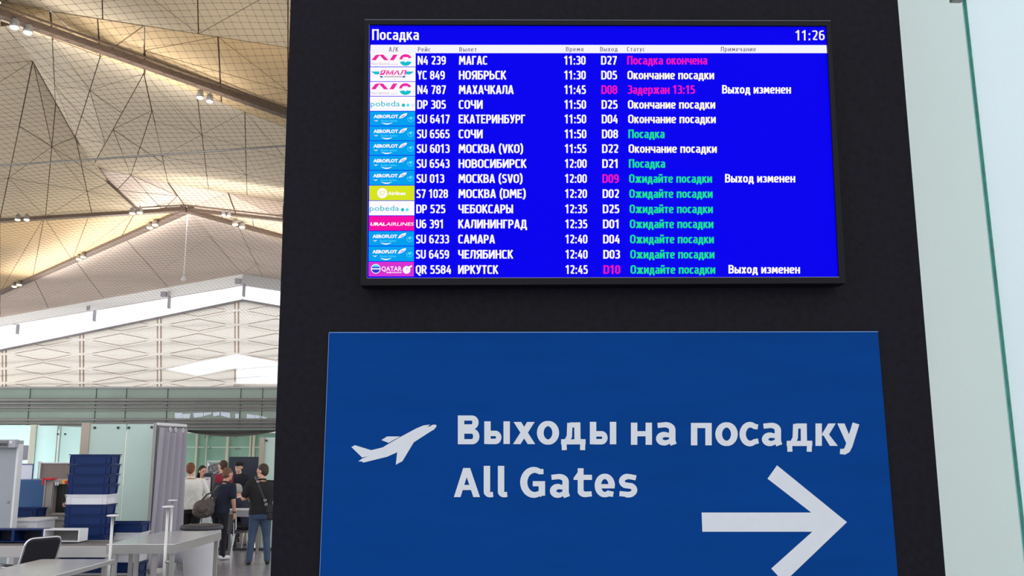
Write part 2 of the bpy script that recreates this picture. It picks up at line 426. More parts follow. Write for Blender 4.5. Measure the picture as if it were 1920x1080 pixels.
for x0, y0, x1, y1, x2, y2, x3, y3 in ((327.5, 774, 342, 774, 342, 786, 328, 784), (342.5, 776, 357, 775.5, 355.5, 785, 342.5, 786), (362, 774.5, 381, 773.5, 381, 781, 364, 783.5), (382, 773.5, 397, 773, 396, 776.5, 382, 780),
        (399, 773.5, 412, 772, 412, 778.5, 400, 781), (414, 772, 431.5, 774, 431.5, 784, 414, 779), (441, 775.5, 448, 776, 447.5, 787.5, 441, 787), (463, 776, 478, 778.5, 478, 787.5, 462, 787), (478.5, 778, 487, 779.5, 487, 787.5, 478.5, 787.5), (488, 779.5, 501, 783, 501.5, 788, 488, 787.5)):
    MB().slab([P(a, b, YS+.085) for a, b in ((x0, y0), (x1, y1), (x2, y2), (x3, y3))], (0, .01, 0)).build('pane', M_REFL, ub)  # each piece is a painted window reflection laid on the band

# ---- right-hand frosted glass walls
def ext(p0, p1, z):              # point on line p0-p1 at height z
    t = (z-p0.z)/(p1.z-p0.z); return p0+(p1-p0)*t
ga = MB().box(.70, 3.3, 2.75, 2.762, .02, 4.4).build('wall_right', M_MINT); tag(ga, kind='structure')
DB = 2.30
f0, f1 = P(1812.5, 0, DB), P(1919.5, 960, DB)
gb = MB(); zt, zb = 4.3, .02
a0, a1 = ext(f0, f1, zb), ext(f0, f1, zt)
TH = .024
gb.hexa([a0+Vector((.001, .001, 0)), (3, DB+.001, zb), (3, DB+TH-.001, zb), a0+Vector((.001, TH-.001, 0)), a1+Vector((.001, .001, 0)), (3, DB+.001, zt), (3, DB+TH-.001, zt), a1+Vector((.001, TH-.001, 0))])
gbo = gb.build('wall_side', M_MINT2); tag(gbo, kind='structure')
def strip(y0, y1, name, m, pro=.0):
    MB().hexa([a0+Vector((-pro, y0, 0)), a0+Vector((.0015, y0, 0)), a0+Vector((.0015, y1, 0)), a0+Vector((-pro, y1, 0)),
               a1+Vector((-pro, y0, 0)), a1+Vector((.0015, y0, 0)), a1+Vector((.0015, y1, 0)), a1+Vector((-pro, y1, 0))]).build(name, m, gbo)
strip(0, .003, 'glass_bead', M_GEDGE2, .0006); strip(.003, .0075, 'seal', mat('seal_grey', (112, 140, 132), .6, var=.5, scale=60), .0002)
strip(.0075, .019, 'glass_edge', M_GEDGE, .0004); strip(.019, .024, 'glass_bead', M_GEDGE2, .0006)
cl = P(1800, -2, DB+.02)
MB().box(cl.x-.02, cl.x+.012, cl.y-.015, cl.y+.02, cl.z-.003, cl.z+.05).lathe((cl.x-.012, cl.y-.02, cl.z-.004), [(.004, 0), (.009, .006), (.009, .03)], 12).build('clamp', M_STEELD, gbo, bevel=.003)

# ================================================================== TEXT TOOLS
def text_verts(s, offset=0.0, res=3, spacing=1.0):
    c = bpy.data.curves.new('t', 'FONT'); c.body = s; c.offset = offset; c.resolution_u = res; c.space_character = spacing
    o = bpy.data.objects.new('t', c); COL.objects.link(o)
    bpy.context.view_layer.update()
    me = o.to_mesh(); vs = [tuple(v.co) for v in me.vertices]; fs = [tuple(p.vertices) for p in me.polygons]
    o.to_mesh_clear(); bpy.data.objects.remove(o); bpy.data.curves.remove(c)
    return vs, fs
CAPH = None
def text_px(mb, s, x0, x1, ybase, cap, depth, offset=.012, shear=0, tilt=0, spacing=1.0, res=3, dbl=0):
    """lay a line of print on the plane at distance depth: x0..x1 and baseline in the photograph's scale, cap height cap"""
    global CAPH
    if CAPH is None:
        hv, _ = text_verts('H'); CAPH = max(v[1] for v in hv)
    vs, fs = text_verts(s, offset, res, spacing)
    ax = min(v[0] for v in vs); bx = max(v[0] for v in vs); sx = (x1-x0)/(bx-ax); sy = cap/(CAPH+2*offset)
    out = []
    for sh_ in ((-dbl/2, dbl/2) if dbl else (0,)):
        out = []
        for v in vs:
            yy = (v[1]+offset)*sy; xx = x0+abs(dbl)/2+(v[0]-ax)*sx*(1-dbl/(x1-x0))+shear*yy+sh_
            out.append(P(xx, ybase-yy+tilt*(xx-x0), depth-(.0001 if sh_ > 0 else 0)))
        mb.add(out, fs)
def pp(mb, pts, depth): mb.poly([P(a, b, depth) for a, b in pts])
def disc(mb, cx, cy, rx, ry, depth, a0=0, a1=360, n=20, inner=0):
    an = [math.radians(a0+(a1-a0)*i/n) for i in range(n+1)]
    if inner:
        for u, v in zip(an, an[1:]):
            pp(mb, [(cx+rx*math.cos(u), cy-ry*math.sin(u)), (cx+rx*math.cos(v), cy-ry*math.sin(v)), (cx+rx*inner*math.cos(v), cy-ry*inner*math.sin(v)), (cx+rx*inner*math.cos(u), cy-ry*inner*math.sin(u))], depth)
    else: pp(mb, [(cx+rx*math.cos(u), cy-ry*math.sin(u)) for u in (an[:-1] if a1-a0 == 360 else an)], depth)

# condensed pen lettering: (advance width, [(points, corner radius, closed)]) with cap height 10
def GL():
    S = .85; g = {}
    def a(ch, w, *st): g[ch] = (w, [(p[0], p[1] if len(p) > 1 else 0, p[2] if len(p) > 2 else False) for p in st])
    C = 5.3; R = C-S; V = lambda x, y0=0, y1=10: ([(x, y0), (x, y1)],); Hh = lambda y, x0=S, x1=R: ([(x0, y), (x1, y)],)
    T, B, m = 9.2, .8, 5.1
    bowl = lambda yt, yb, x1, x0=S: ([(x0, yt), (x1, yt), (x1, yb), (x0, yb)], 1.7)
    O = lambda w, yt=T+.05, yb=B-.05: ([(S, yb), (w-S, yb), (w-S, yt), (S, yt)], 2.0, True)
    Cc = lambda w, yt=T+.05, yb=B-.05: ([(w-.35, yt-.45), (w-1.6, yt), (S, yt), (S, yb), (w-1.6, yb), (w-.35, yb+.45)], 2.0)
    for ch in 'АA': a(ch, 5.7, ([(.75, 0), (2.6, 9.5), (3.1, 9.5), (4.95, 0)], .2), Hh(2.7, 1.5, 4.2))
    a('Б', C, V(S), Hh(T, S, R+.3), bowl(5.8, B, R)); 
    for ch in 'В': a(ch, C+.1, V(S), bowl(T, 5.2, R-.15), bowl(5.2, B, R+.1))
    a('Г', 4.5, V(S), Hh(T, S, 4.4)); a('Д', 6.2, ([(1.2, B), (1.9, 4), (2.0, T), (4.6, T), (4.6, B)], .2), Hh(B, .1, 6.1), V(.75, -2, 1), V(5.5, -2, 1))
    for ch in 'ЕE': a(ch, 4.8, V(S), Hh(T, S, 4.6), Hh(m, S, 4.2), Hh(B, S, 4.7))
    a('З', 5.0, ([(.4, 8.8), (1.4, T), (4.0, T), (4.0, 5.3), (1.8, 5.3)], 1.6), ([(1.8, 5.2), (4.2, 5.2), (4.2, B), (1.4, B), (.25, 1.2)], 1.7))
    a('И', 5.8, V(S), V(4.95), ([(1.2, .8), (4.6, 9.2)],)); a('N', 5.8, V(S), V(4.95), ([(1.2, 9.2), (4.6, .8)],))
    for ch in 'КK': a(ch, 5.2, V(S), ([(4.5, 10), (1.7, 5.2)],), ([(1.9, 5.8), (4.7, 0)],))
    a('Л', 5.6, ([(.2, .7), (.9, 1.2), (1.5, 4), (1.6, T), (4.75, T), (4.75, 0)], .3)); 
    for ch in 'МM': a(ch, 7.0, ([(.85, 0), (1.25, 9.4), (1.6, 9.4), (3.5, 3.6), (5.4, 9.4), (5.75, 9.4), (6.15, 0)], .1))
    a('Н', 5.7, V(S), V(4.85), Hh(m, S, 4.85)); a('П', 5.6, V(S), V(4.75), Hh(T, S, 4.75))
    for ch in 'ОO0': a(ch, 5.7 if ch != '0' else 5.1, O(5.7 if ch != '0' else 5.1))
    a('Q', 5.7, O(5.7), ([(2.6, 1), (3.4, -.8), (5.2, -1.8)], .8))
    for ch in 'РP': a(ch, 5.1, V(S), bowl(T, 4.3, 4.25))
    a('R', 5.4, V(S), bowl(T, 4.8, 4.3), ([(2.7, 4.6), (4.7, 0)],))
    for ch in 'СC': a(ch, 5.0, Cc(5.0))
    a('Т', 5.0, V(2.5), Hh(T, .1, 4.9)); a('У', 5.3, ([(.8, 10), (2.75, 3.4)],), ([(4.5, 10), (2.9, 2.2), (2.2, .7), (.7, .7)], .8)); a('Y', 5.2, ([(.8, 10), (2.6, 4.4)],), ([(4.4, 10), (2.6, 4.4)],), V(2.6, 0, 5))
    a('V', 5.5, ([(.75, 10), (2.5, .5), (3.0, .5), (4.75, 10)], .2)); a('U', 5.6, ([(S, 10), (S, B-.05), (4.75, B-.05), (4.75, 10)], 2.0)); a('Х', 5.4, ([(.9, 10), (4.5, 0)],), ([(4.5, 10), (.9, 0)],))
    a('Ч', 5.4, ([(S, 10), (S, 4.4), (4.5, 4.4)], 1.5), V(4.5)); a('Ы', 7.0, V(S), bowl(5.8, B, 4.2), V(6.15)); a('Ь', 5.1, V(S), bowl(5.8, B, 4.25)); a('Я', 5.5, V(4.65), ([(4.65, T), (.95, T), (.95, 4.6), (4.65, 4.6)], 1.6), ([(2.8, 4.4), (.9, 0)],))
    a('D', 5.7, V(S), ([(S, T), (4.85, T), (4.85, B), (S, B)], 2.2)); a('S', 4.9, ([(4.4, 8.7), (3.4, T+.05), (.95, T+.05), (.95, 5.4), (4.0, 4.6), (4.0, B-.05), (1.4, B-.05), (.3, 1.3)], 1.5))
    a('(', 3.0, ([(2.6, 11), (1.0, 8.3), (1.0, 1.2), (2.6, -1.6)], 1.8)); a(')', 3.0, ([(.4, 11), (2.0, 8.3), (2.0, 1.2), (.4, -1.6)], 1.8))
    a('1', 4.6, ([(.5, 7.6), (2.75, 9.6), (2.75, 0)], .1)); a('2', 5.0, ([(.5, 8.6), (1.4, T+.05), (4.1, T+.05), (4.1, 6.0), (1.0, .9), (4.6, .9)], 1.2)); a('3', 5.0, ([(.5, 8.9), (1.5, T), (4.0, T), (4.0, 5.3), (1.8, 5.3)], 1.6), ([(1.8, 5.2), (4.15, 5.2), (4.15, B), (1.4, B), (.3, 1.2)], 1.7))
    a('4', 5.3, ([(3.2, 9.8), (.8, 2.9), (5.1, 2.9)], .1), V(3.9, 0, 6)); a('5', 5.0, ([(4.4, T), (1.35, T), (1.2, 5.2)], .05), ([(1.2, 5.55), (4.15, 5.55), (4.15, B), (1.4, B), (.3, 1.2)], 1.7)); a('6', 5.2, ([(4.2, 9.3), (S+.05, 9.0), (S+.05, B), (4.35, B), (4.35, 5.7), (1.2, 5.7)], 1.9))
    a('7', 4.9, ([(.3, T), (4.2, T), (1.9, 0)], .1)); a('8', 5.2, ([(.95, 5.2), (4.25, 5.2), (4.25, T), (.95, T)], 1.7, True), ([(S, B), (4.35, B), (4.35, 5.2), (S, 5.2)], 1.8, True)); a('9', 5.2, ([(1.0, .7), (4.3, 1.0), (4.3, T), (.85, T), (.85, 4.3), (4.0, 4.3)], 1.9))
    a('/', 4.0, ([(.6, -1), (3.4, 10.6)],)); a(':', 2.6, V(1.3, .1, 1.9), V(1.3, 5.3, 7.1)); a(' ', 2.9)
    x = 6.6; c = 4.8; r_ = c-S; M2 = 3.75
    a('а', 4.7, ([(.7, x-.3), (1.6, x), (r_-.1, x), (r_-.1, 0)], 1.4), ([(r_-.1, 3.9), (S+.05, 3.9), (S+.05, .7), (r_-.1, .8)], 1.3)); a('о', 5.0, O(5.0, x+.05)); a('с', 4.1, Cc(4.1, x+.05)); a('д', 5.3, ([(1.2, B), (1.6, 3), (1.7, x), (3.95, x), (3.95, B)], .2), Hh(B, .1, 5.2), V(.75, -1.9, 1), V(4.6, -1.9, 1))
    a('к', 4.7, V(S, 0, 7.4), ([(4.0, 7.4), (1.7, 3.9)],), ([(1.9, 4.2), (4.2, 0)],)); a('н', c+.2, V(S, 0, 7.4), V(r_+.2, 0, 7.4), Hh(M2, S, r_+.2)); a('п', c+.2, V(S, 0, 7.4), V(r_+.2, 0, 7.4), Hh(x, S, r_+.2)); a('ч', 4.7, ([(S, 7.4), (S, 3.2), (3.9, 3.2)], 1.3), V(3.9, 0, 7.4))
    a('е', 4.9, ([(1, 3.6), (4.1, 3.6), (4.1, x+.05), (S, x+.05), (S, .75), (3.2, .75), (4.4, 1.1)], 1.6)); 
    for ch in 'ий': a(ch, 5.1, V(S, 0, 7.4), V(4.25, 0, 7.4), ([(1.2, .9), (3.9, 6.5)],), *([([(1.3, 10), (1.6, 8.9), (3.5, 8.9), (3.8, 10)], .8)] if ch == 'й' else []))
    a('ж', 6.8, V(3.4, 0, 7.4), ([(.8, 7.4), (2.9, 3.8), (.6, 0)], .1), ([(6.0, 7.4), (3.9, 3.8), (6.2, 0)], .1)); a('р', 5.0, V(S, -2.4, 7.4), bowl(x+.05, .75, 4.15)); a('т', 4.3, V(2.15, 0, 7.4), Hh(x, .1, 4.2)); a('з', 4.3, ([(.4, x-.3), (1.3, x), (3.4, x), (3.4, 3.8), (1.6, 3.8)], 1.2), ([(1.6, 3.8), (3.5, 3.8), (3.5, .8), (1.3, .8), (.3, 1.1)], 1.3))
    a('л', 4.9, ([(.2, .7), (.8, 1.1), (1.3, 3.5), (1.4, x), (4.05, x), (4.05, 0)], .3)); a('у', 4.6, ([(.7, 7.4), (2.4, 1.6)],), ([(3.9, 7.4), (2.3, .2), (1.6, -1.6), (.4, -1.7)], .8)); a('я', 4.8, V(3.95, 0, 7.4), ([(3.95, x), (.95, x), (.95, 3.3), (3.95, 3.3)], 1.3), ([(2.5, 3.1), (.8, 0)],))
    a('м', 6.0, ([(.8, 0), (1.1, 6.8), (1.4, 6.8), (3.0, 2.2), (4.6, 6.8), (4.9, 6.8), (5.2, 0)], .1)); a('ы', 6.4, V(S, 0, 7.4), bowl(4.3, .8, 3.8), V(5.55, 0, 7.4)); a('х', 4.7, ([(.8, 7.4), (3.9, 0)],), ([(3.9, 7.4), (.8, 0)],))
    return g
GLY = GL()
def rounded(pts, r_, closed):
    if not r_: return list(pts)
    n = len(pts); out = []
    for i in range(n):
        if not closed and i in (0, n-1): out.append(pts[i]); continue
        p_, c_, q_ = pts[(i-1) % n], pts[i], pts[(i+1) % n]; d1_ = math.dist(p_, c_); d2_ = math.dist(q_, c_)
        e1 = min(r_, d1_*.5); e2 = min(r_, d2_*.5)
        u = (c_[0]+(p_[0]-c_[0])*e1/d1_, c_[1]+(p_[1]-c_[1])*e1/d1_); v_ = (c_[0]+(q_[0]-c_[0])*e2/d2_, c_[1]+(q_[1]-c_[1])*e2/d2_)
        for k in range(6):
            s_ = k/5; w0, w1, w2 = (1-s_)**2, 1.6*s_*(1-s_), s_*s_; ww = w0+w1+w2
            pt_ = ((u[0]*w0+c_[0]*w1+v_[0]*w2)/ww, (u[1]*w0+c_[1]*w1+v_[1]*w2)/ww)
            if not out or math.dist(out[-1], pt_) > .03: out.append(pt_)
    if closed and math.dist(out[0], out[-1]) < .03: out.pop()
    return out
def print_px(mb, s, x0, x1, ybase, cap, depth, sw=1.75, gap=.62):
    adv = sum(GLY[c][0]+(gap if c != ' ' else 0) for c in s)-gap; kx = (x1-x0)/adv; ky = cap/10; cx = 0
    for c in s:
        w_, sts = GLY[c]
        for pts, r_, cl_ in sts:
            p_ = rounded(pts, r_, cl_); n = len(p_); L = []; R_ = []
            for i in range(n):
                a, b, d = (p_[(i-1) % n], p_[i], p_[(i+1) % n]) if cl_ else (p_[max(i-1, 0)], p_[i], p_[min(i+1, n-1)])
                u = Vector((b[0]-a[0], b[1]-a[1])); v_ = Vector((d[0]-b[0], d[1]-b[1]))
                if u.length < 1e-6: u = v_.copy()
                if v_.length < 1e-6: v_ = u.copy()
                u.normalize(); v_.normalize(); t_ = (u+v_).normalized() if (u+v_).length > 1e-6 else u; nn_ = Vector((-t_.y, t_.x)); k = sw/2/max(.55, nn_.dot(Vector((-u.y, u.x))))
                fy = .84
                L.append((b[0]+nn_.x*k, b[1]+nn_.y*k*fy)); R_.append((b[0]-nn_.x*k, b[1]-nn_.y*k*fy))
            base = len(mb.v); mb.v += [tuple(P(x0+(cx+a)*kx, ybase-b*ky, depth)) for a, b in L+R_]
            for i in range(n if cl_ else n-1):
                j = (i+1) % n; mb.f.append((base+i, base+j, base+n+j, base+n+i)); mb.m.append(mb.cur)
        cx += w_+(gap if c != ' ' else 0)

# ================================================================== INFORMATION STAND
DBD = 2.42
stand = thing('information_stand', (.25, DBD, 0), 'tall matt black information stand carrying the blue departures screen', 'stand')
l0, l1 = P(545, 0, DBD), P(507, 1080, DBD); r0, r1 = P(1683, 0, DBD), P(1773, 1080, DBD)
zt = 4.2
c = [ext(l0, l1, 0), ext(r0, r1, 0), ext(r0, r1, zt), ext(l0, l1, zt)]
MB().hexa([c[0], c[1], c[1]+Vector((0, .14, 0)), c[0]+Vector((0, .14, 0)), c[3], c[2], c[2]+Vector((0, .14, 0)), c[3]+Vector((0, .14, 0))]).build('panel', M_BLACK, stand)
MB().box(c[0].x+.1, c[1].x-.1, DBD+.14, DBD+.3, 0, .06).build('foot', M_DARK, stand)
# ---- monitor
DM = 2.352
mon = thing('flight_display', (.25, DM, 2.3), 'lit blue departures screen in a black bezel on the black stand', 'screen')
def rectpx(a, b, c_, d, y): return [P(*a, y), P(*b, y), P(*c_, y), P(*d, y)]
oc = rectpx((684, 37), (1557, 39), (1586, 531), (676, 535), DM)
ic = rectpx((692.5, 45.5), (1550, 48), (1573.5, 519), (688, 521), DM)
fr = MB(); dpt = Vector((0, .055, 0)); rec = Vector((0, .006, 0))
for i in range(4):
    j = (i+1) % 4
    fr.hexa([oc[i], oc[j], oc[j]+dpt, oc[i]+dpt, ic[i], ic[j], ic[j]+dpt, ic[i]+dpt])
fr.build('bezel', M_BEZEL, mon)
lip = MB()
lip.bar(oc[0]+Vector((0, -.0004, 0)), oc[1]+Vector((0, -.0004, 0)), .001, .0012); lip.bar(ic[2]+Vector((0, -.0004, -.0008)), ic[3]+Vector((0, -.0004, -.0008)), .001, .0014)
lip.bar(ic[0]+Vector((0, -.0004, 0)), ic[3]+Vector((0, -.0004, 0)), .0008, .0006)
lip.build('bezel_lip', M_BEZEDGE, mon)
E_BLUE = mat('screen_blue', (6, 0, 240), emit=1.0)
E_WHITE = mat('screen_white', (255, 250, 255), emit=1.0)
E_HDR = mat('screen_header', (246, 244, 252), emit=1.0)
E_PINK = mat('screen_pink', (240, 20, 190), emit=1.0)
E_GREEN = mat('screen_green', (30, 225, 140), emit=1.0)
E_VIOL = mat('screen_violet', (70, 50, 125), emit=1.0)
E_CREAM = mat('screen_cream', (255, 248, 228), emit=1.0)
E_CYAN = mat('logo_cyan', (20, 190, 205), emit=1.0); E_LCY = mat('logo_light_cyan', (80, 225, 255), emit=1.0)
E_AERO = mat('tile_sky_blue', (0, 160, 240), emit=1.0); E_YEL = mat('tile_lime', (215, 228, 30), emit=1.0)
E_MAG = mat('tile_magenta', (245, 15, 165), emit=1.0); E_QAT = mat('tile_orchid', (215, 50, 210), emit=1.0)
E_GREY = mat('logo_grey', (190, 185, 195), emit=1.0); E_NAVY = mat('logo_navy', (30, 60, 200), emit=1.0); E_HOT = mat('logo_pink', (240, 40, 160), emit=1.0)
E_PALE = mat('logo_pale', (200, 170, 225), emit=1.0)
DS = DM+.008
MB().slab([p+Vector((0, .008, 0)) for p in ic], (0, .02, 0)).build('screen', E_BLUE, mon)
d1, d2, d3 = DS-.0006, DS-.0012, DS-.0018
hd = MB(); hd.slab(rectpx((695, 84), (1549.5, 84.5), (1550.5, 99.5), (694, 99.5), d1), (0, .0004, 0)); hb = hd.build('header_bar', E_HDR, mon)
for s, a, b in (('А/К', 729, 747), ('Рейс', 783.5, 807), ('Вылет', 861, 894), ('Время', 1061, 1094), ('Выход', 1125, 1158), ('Статус', 1175.5, 1209), ('Примечание', 1351.5, 1417.5)):
    hl = MB(); print_px(hl, s, a, b, 96.8 if b < 900 else 96.4, 8.6, d2, 1.15, 1.3); hl.build('header_word', E_VIOL, hb)
tt = MB(); print_px(tt, 'Посадка', 697.5, 785.5, 75.0, 20.4, d1, 1.5); tt.build('title_lettering', E_WHITE, mon)
tt = MB(); print_px(tt, '11:26', 1491, 1546.5, 75.7, 19, d1, 1.35, .9); tt.build('clock_lettering', E_WHITE, mon)
ROWS = [
 ('N4 239', 836, 'МАГАС', 914, '11:30', 'D27', 0, 'Посадка окончена', 1326, 'p', '', 0, 'nord'),
 ('YC 849', 834, 'НОЯБРЬСК', 949, '11:30', 'D05', 0, 'Окончание посадки', 1339, 'c', '', 0, 'yam'),
 ('N4 787', 836, 'МАХАЧКАЛА', 963, '11:45', 'D08', 1, 'Задержан 13:15', 1303, 'p', 'Выход изменен', 1, 'nord'),
 ('DP 305', 836, 'СОЧИ', 905, '11:50', 'D25', 0, 'Окончание посадки', 1341, 'c', '', 0, 'pob3'),
 ('SU 6417', 843, 'ЕКАТЕРИНБУРГ', 985, '11:50', 'D04', 0, 'Окончание посадки', 1342, 'c', '', 0, 'aer'),
 ('SU 6565', 843, 'СОЧИ', 905, '11:50', 'D08', 0, 'Посадка', 1246, 'g', '', 0, 'aer'),
 ('SU 6013', 843, 'МОСКВА (VKO)', 981, '11:55', 'D22', 0, 'Окончание посадки', 1344, 'c', '', 0, 'aer'),
 ('SU 6543', 843, 'НОВОСИБИРСК', 987, '12:00', 'D21', 0, 'Посадка', 1247, 'g', '', 0, 'aer'),
 ('SU 013', 833, 'МОСКВА (SVO)', 980, '12:00', 'D09', 1, 'Ожидайте посадки', 1335, 'g', 'Выход изменен', 1, 'aer'),
 ('S7 1028', 840, 'МОСКВА (DME)', 986, '12:20', 'D02', 0, 'Ожидайте посадки', 1336, 'g', '', 0, 's7'),
 ('DP 525', 835, 'ЧЕБОКСАРЫ', 962, '12:35', 'D25', 0, 'Ожидайте посадки', 1336.5, 'g', '', 0, 'pob2'),
 ('U6 391', 832, 'КАЛИНИНГРАД', 988, '12:35', 'D01', 0, 'Ожидайте посадки', 1337.5, 'g', '', 0, 'ural'),
 ('SU 6233', 842, 'САМАРА', 928, '12:40', 'D04', 0, 'Ожидайте посадки', 1338.5, 'g', '', 0, 'aer'),
 ('SU 6459', 842, 'ЧЕЛЯБИНСК', 962, '12:40', 'D03', 0, 'Ожидайте посадки', 1339.5, 'g', '', 0, 'aer'),
 ('QR 5584', 846, 'ИРКУТСК', 934, '12:45', 'D10', 1, 'Ожидайте посадки', 1341, 'g', 'Выход изменен', 1, 'qat')]
TY = [99.5, 126, 153.5, 181, 209, 236.8, 264.5, 292, 320, 348, 376.8, 405, 433.5, 462, 491, 519.5]
BY = [121.6, 149.3, 176.6, 204.4, 231.6, 259.6, 287.2, 315.2, 343.3, 371.6, 400.2, 428.4, 456.8, 485.3, 513.9]
LOGOM = [E_WHITE, E_AERO, E_YEL, E_MAG, E_QAT, E_CYAN, E_HOT, E_GREY, E_NAVY, E_LCY, E_PALE]
def logo(i, kind, row):
    t = i/14.0; xl = 694.5-t*3.5; xr = 779.2-t*3.2; y0 = TY[i]; y1 = TY[i+1]-1.3; k = (xr-xl)/84.6
    m = MB(); X = lambda a: xl+a*k; Y = lambda b: y0+b*(y1-y0)/26.2
    def T(s, a, b, base, cap, mi, off=.01, sh=0): m.mt(mi); text_px(m, s, X(a), X(b), Y(base), cap, d2, off, shear=sh, res=2)
    def PL(mi, pts, dd=None): m.mt(mi); pp(m, [(X(a), Y(b)) for a, b in pts], dd or d2)
    def D(mi, a, b, r, a0=0, a1=360, inner=0, dd=None, ry=None): m.mt(mi); disc(m, X(a), Y(b), r*k, (ry or r)*k, dd or d2, a0, a1, 18, inner)
    base = {'nord': 0, 'yam': 0, 'pob3': 0, 'pob2': 0, 'aer': 1, 's7': 2, 'ural': 3, 'qat': 4}[kind]
    m.mt(base); m.slab([P(a, b, d1) for a, b in ((xl, y0), (xr, y0), (xr, y1), (xl, y1))], (0, .0004, 0))
    if kind == 'nord':
        PL(6, [(2, 14), (9, 4.5), (13, 3), (18, 3), (10, 14)]); PL(6, [(16, 3), (24, 3), (34, 14), (26, 14)]); PL(6, [(36, 14), (43, 3), (51, 3), (44, 14)])
        D(6, 66, 12.5, 11.5, 20, 180, .55, ry=10); D(6, 66, 9.5, 6, 20, 160, ry=4)
        D(5, 66, 15.5, 11, 190, 350, .25, ry=9)
        T('Nordwind', 1, 35, 23.5, 5.6, 7, 0); T('AIRLINES', 37, 52, 23.5, 2.4, 7, 0)
    if kind == 'yam':
        PL(5, [(1, 8), (17, 8), (17, 13.5), (9, 13.5)]); PL(5, [(67, 8), (82, 8), (75, 13.5), (67, 13.5)])
        T('ЯМАЛ', 17, 66, 14.5, 8.4, 6, .03, .25)
        PL(8, [(17, 16.5), (22, 16.5), (24, 19.5), (20, 19.5)]); PL(8, [(62, 16.5), (67, 16.5), (64, 19.5), (60, 19.5)]); PL(7, [(24, 16.5), (62, 16.5), (59, 19), (27, 19)])
    if kind in ('pob3', 'pob2'):
        T('pobeda', 1, 56, 18, 10, 5, .006); D(5, 62.5, 16, 3.2); D(9, 71, 16, 2.9)
        if kind == 'pob3': D(9, 80, 16, 2.7, inner=.7)
    if kind == 'aer':
        T('AEROFLOT', 7, 53, 12.4, 6.4, 0, .045)
        PL(0, [(54, 13), (58, 7), (64, 4), (70, 3), (68.5, 7), (62, 11.5)]); PL(10, [(58, 10.5), (61, 7.5), (67, 6), (65, 8.5), (61, 11)], d3)
        T('Russian Airlines', 21, 51, 19, 3.6, 9, .008, .2); PL(0, [(7, 16), (11, 17), (16, 16), (12, 18.8)])
        m.mt(0); c0 = [(22+20*a/10, 21+3.2*math.sin(math.pi*a/10)) for a in range(11)]; c1 = [(22+20*a/10, 20.6+1.5*math.sin(math.pi*a/10)) for a in range(11)]
        PL(0, c0+c1[::-1])
        D(9, 76.5, 13.5, 6, 160, 400, .86); PL(9, [(71.5, 13), (75, 10.5), (80, 9.5), (79, 13.5), (76, 17), (76, 14)])
    if kind == 's7':
        D(0, 24.5, 13.5, 9.5); m.mt(2); text_px(m, 'S7', X(19), X(30), Y(17.5), 8, d3, .002, res=2); T('Airlines', 35, 68, 17, 7, 0, .03)
    if kind == 'ural':
        T('URAL', 2, 31, 17.5, 6.2, 0, .05, .25); T('AIRLINES', 31.5, 83, 17.5, 6.2, 0, .012, .25)
    if kind == 'qat':
        D(0, 13.5, 12.5, 9); D(8, 13.5, 12.5, 7.8, dd=d3); PL(0, [(5.5, 11.5), (21.5, 11.5), (21.5, 13.6), (5.5, 13.6)], d3-.0004); D(9, 13.5, 11, 7.4, 20, 160, dd=d3-.0002, ry=6)
        T('QATAR', 24, 62, 16.5, 8.5, 0, .012); T('AIRWAYS', 33, 62, 20.5, 2.6, 0, .03)
        D(0, 71, 14.5, 7.2); PL(0, [(72, 10), (80, 6), (82, 8), (76, 12)]); PL(10, [(70, 12), (73, 10), (71, 16)], d3)
    m.build('airline_tile', LOGOM, row)
for i, (fl_, fx, city, cx, tm_, gate, pink, st, sx, sc, note, nn, lg) in enumerate(ROWS):
    t = i/14.0; by = BY[i]; cap = 16.4
    row = empty('flight_row', (0, 0, 0)); row.parent = mon; row.location = (0, 0, 0)
    def put(name, s_, x0, x1, off, m_, dy=0, k=1):
        m = MB(); print_px(m, s_, x0, x1, by+dy-.3, cap*k, d1); m.build(name, m_, row)
    put('flight_number', fl_, 783-t*3.5, fx, .008, E_WHITE)
    put('destination', city, 860.5-t*1.5, cx, .008, E_WHITE)
    put('departure_time', tm_, 1057.5+t*2.7, 1098+t*4, .008, E_WHITE)
    put('gate_number', gate, 1127+t*4.5, 1156.5+t*6.5, .008, E_PINK if pink else E_WHITE)
    put('status', st, 1176+t*6.3, sx, .006, {'p': E_PINK, 'c': E_CREAM, 'g': E_GREEN}[sc], -.3, .98)
    if nn:
        n0 = {2: (1354, 1483), 8: (1359.5, 1491), 14: (1366, 1500)}[i]
        put('note', note, n0[0], n0[1], .004, E_WHITE, -.8, .98)
    logo(i, lg, row)

# ---- blue direction sign
DG = DBD-.008
sign = thing('direction_sign', (.2, DG, 1.2), 'large blue sign with white arrow below the departures screen', 'sign')
s0, s1 = P(617, 623.5, DG), P(599.5, 1080, DG); u0, u1 = P(1646, 622, DG), P(1683.5, 1080, DG); zb = .75
sc_ = [s0, u0, ext(u0, u1, zb), ext(s0, s1, zb)]
MB().slab(sc_, (0, .007, 0)).build('panel', M_BLUE, sign)
e = MB(); off = Vector((0, -.0003, 0)); e.bar(s0+off, u0+off, .001, .002); e.bar(s0+off, sc_[3]+off, .001, .0012, up=(1, 0, 0)); e.build('panel_edge', M_SIGNEDGE, sign)
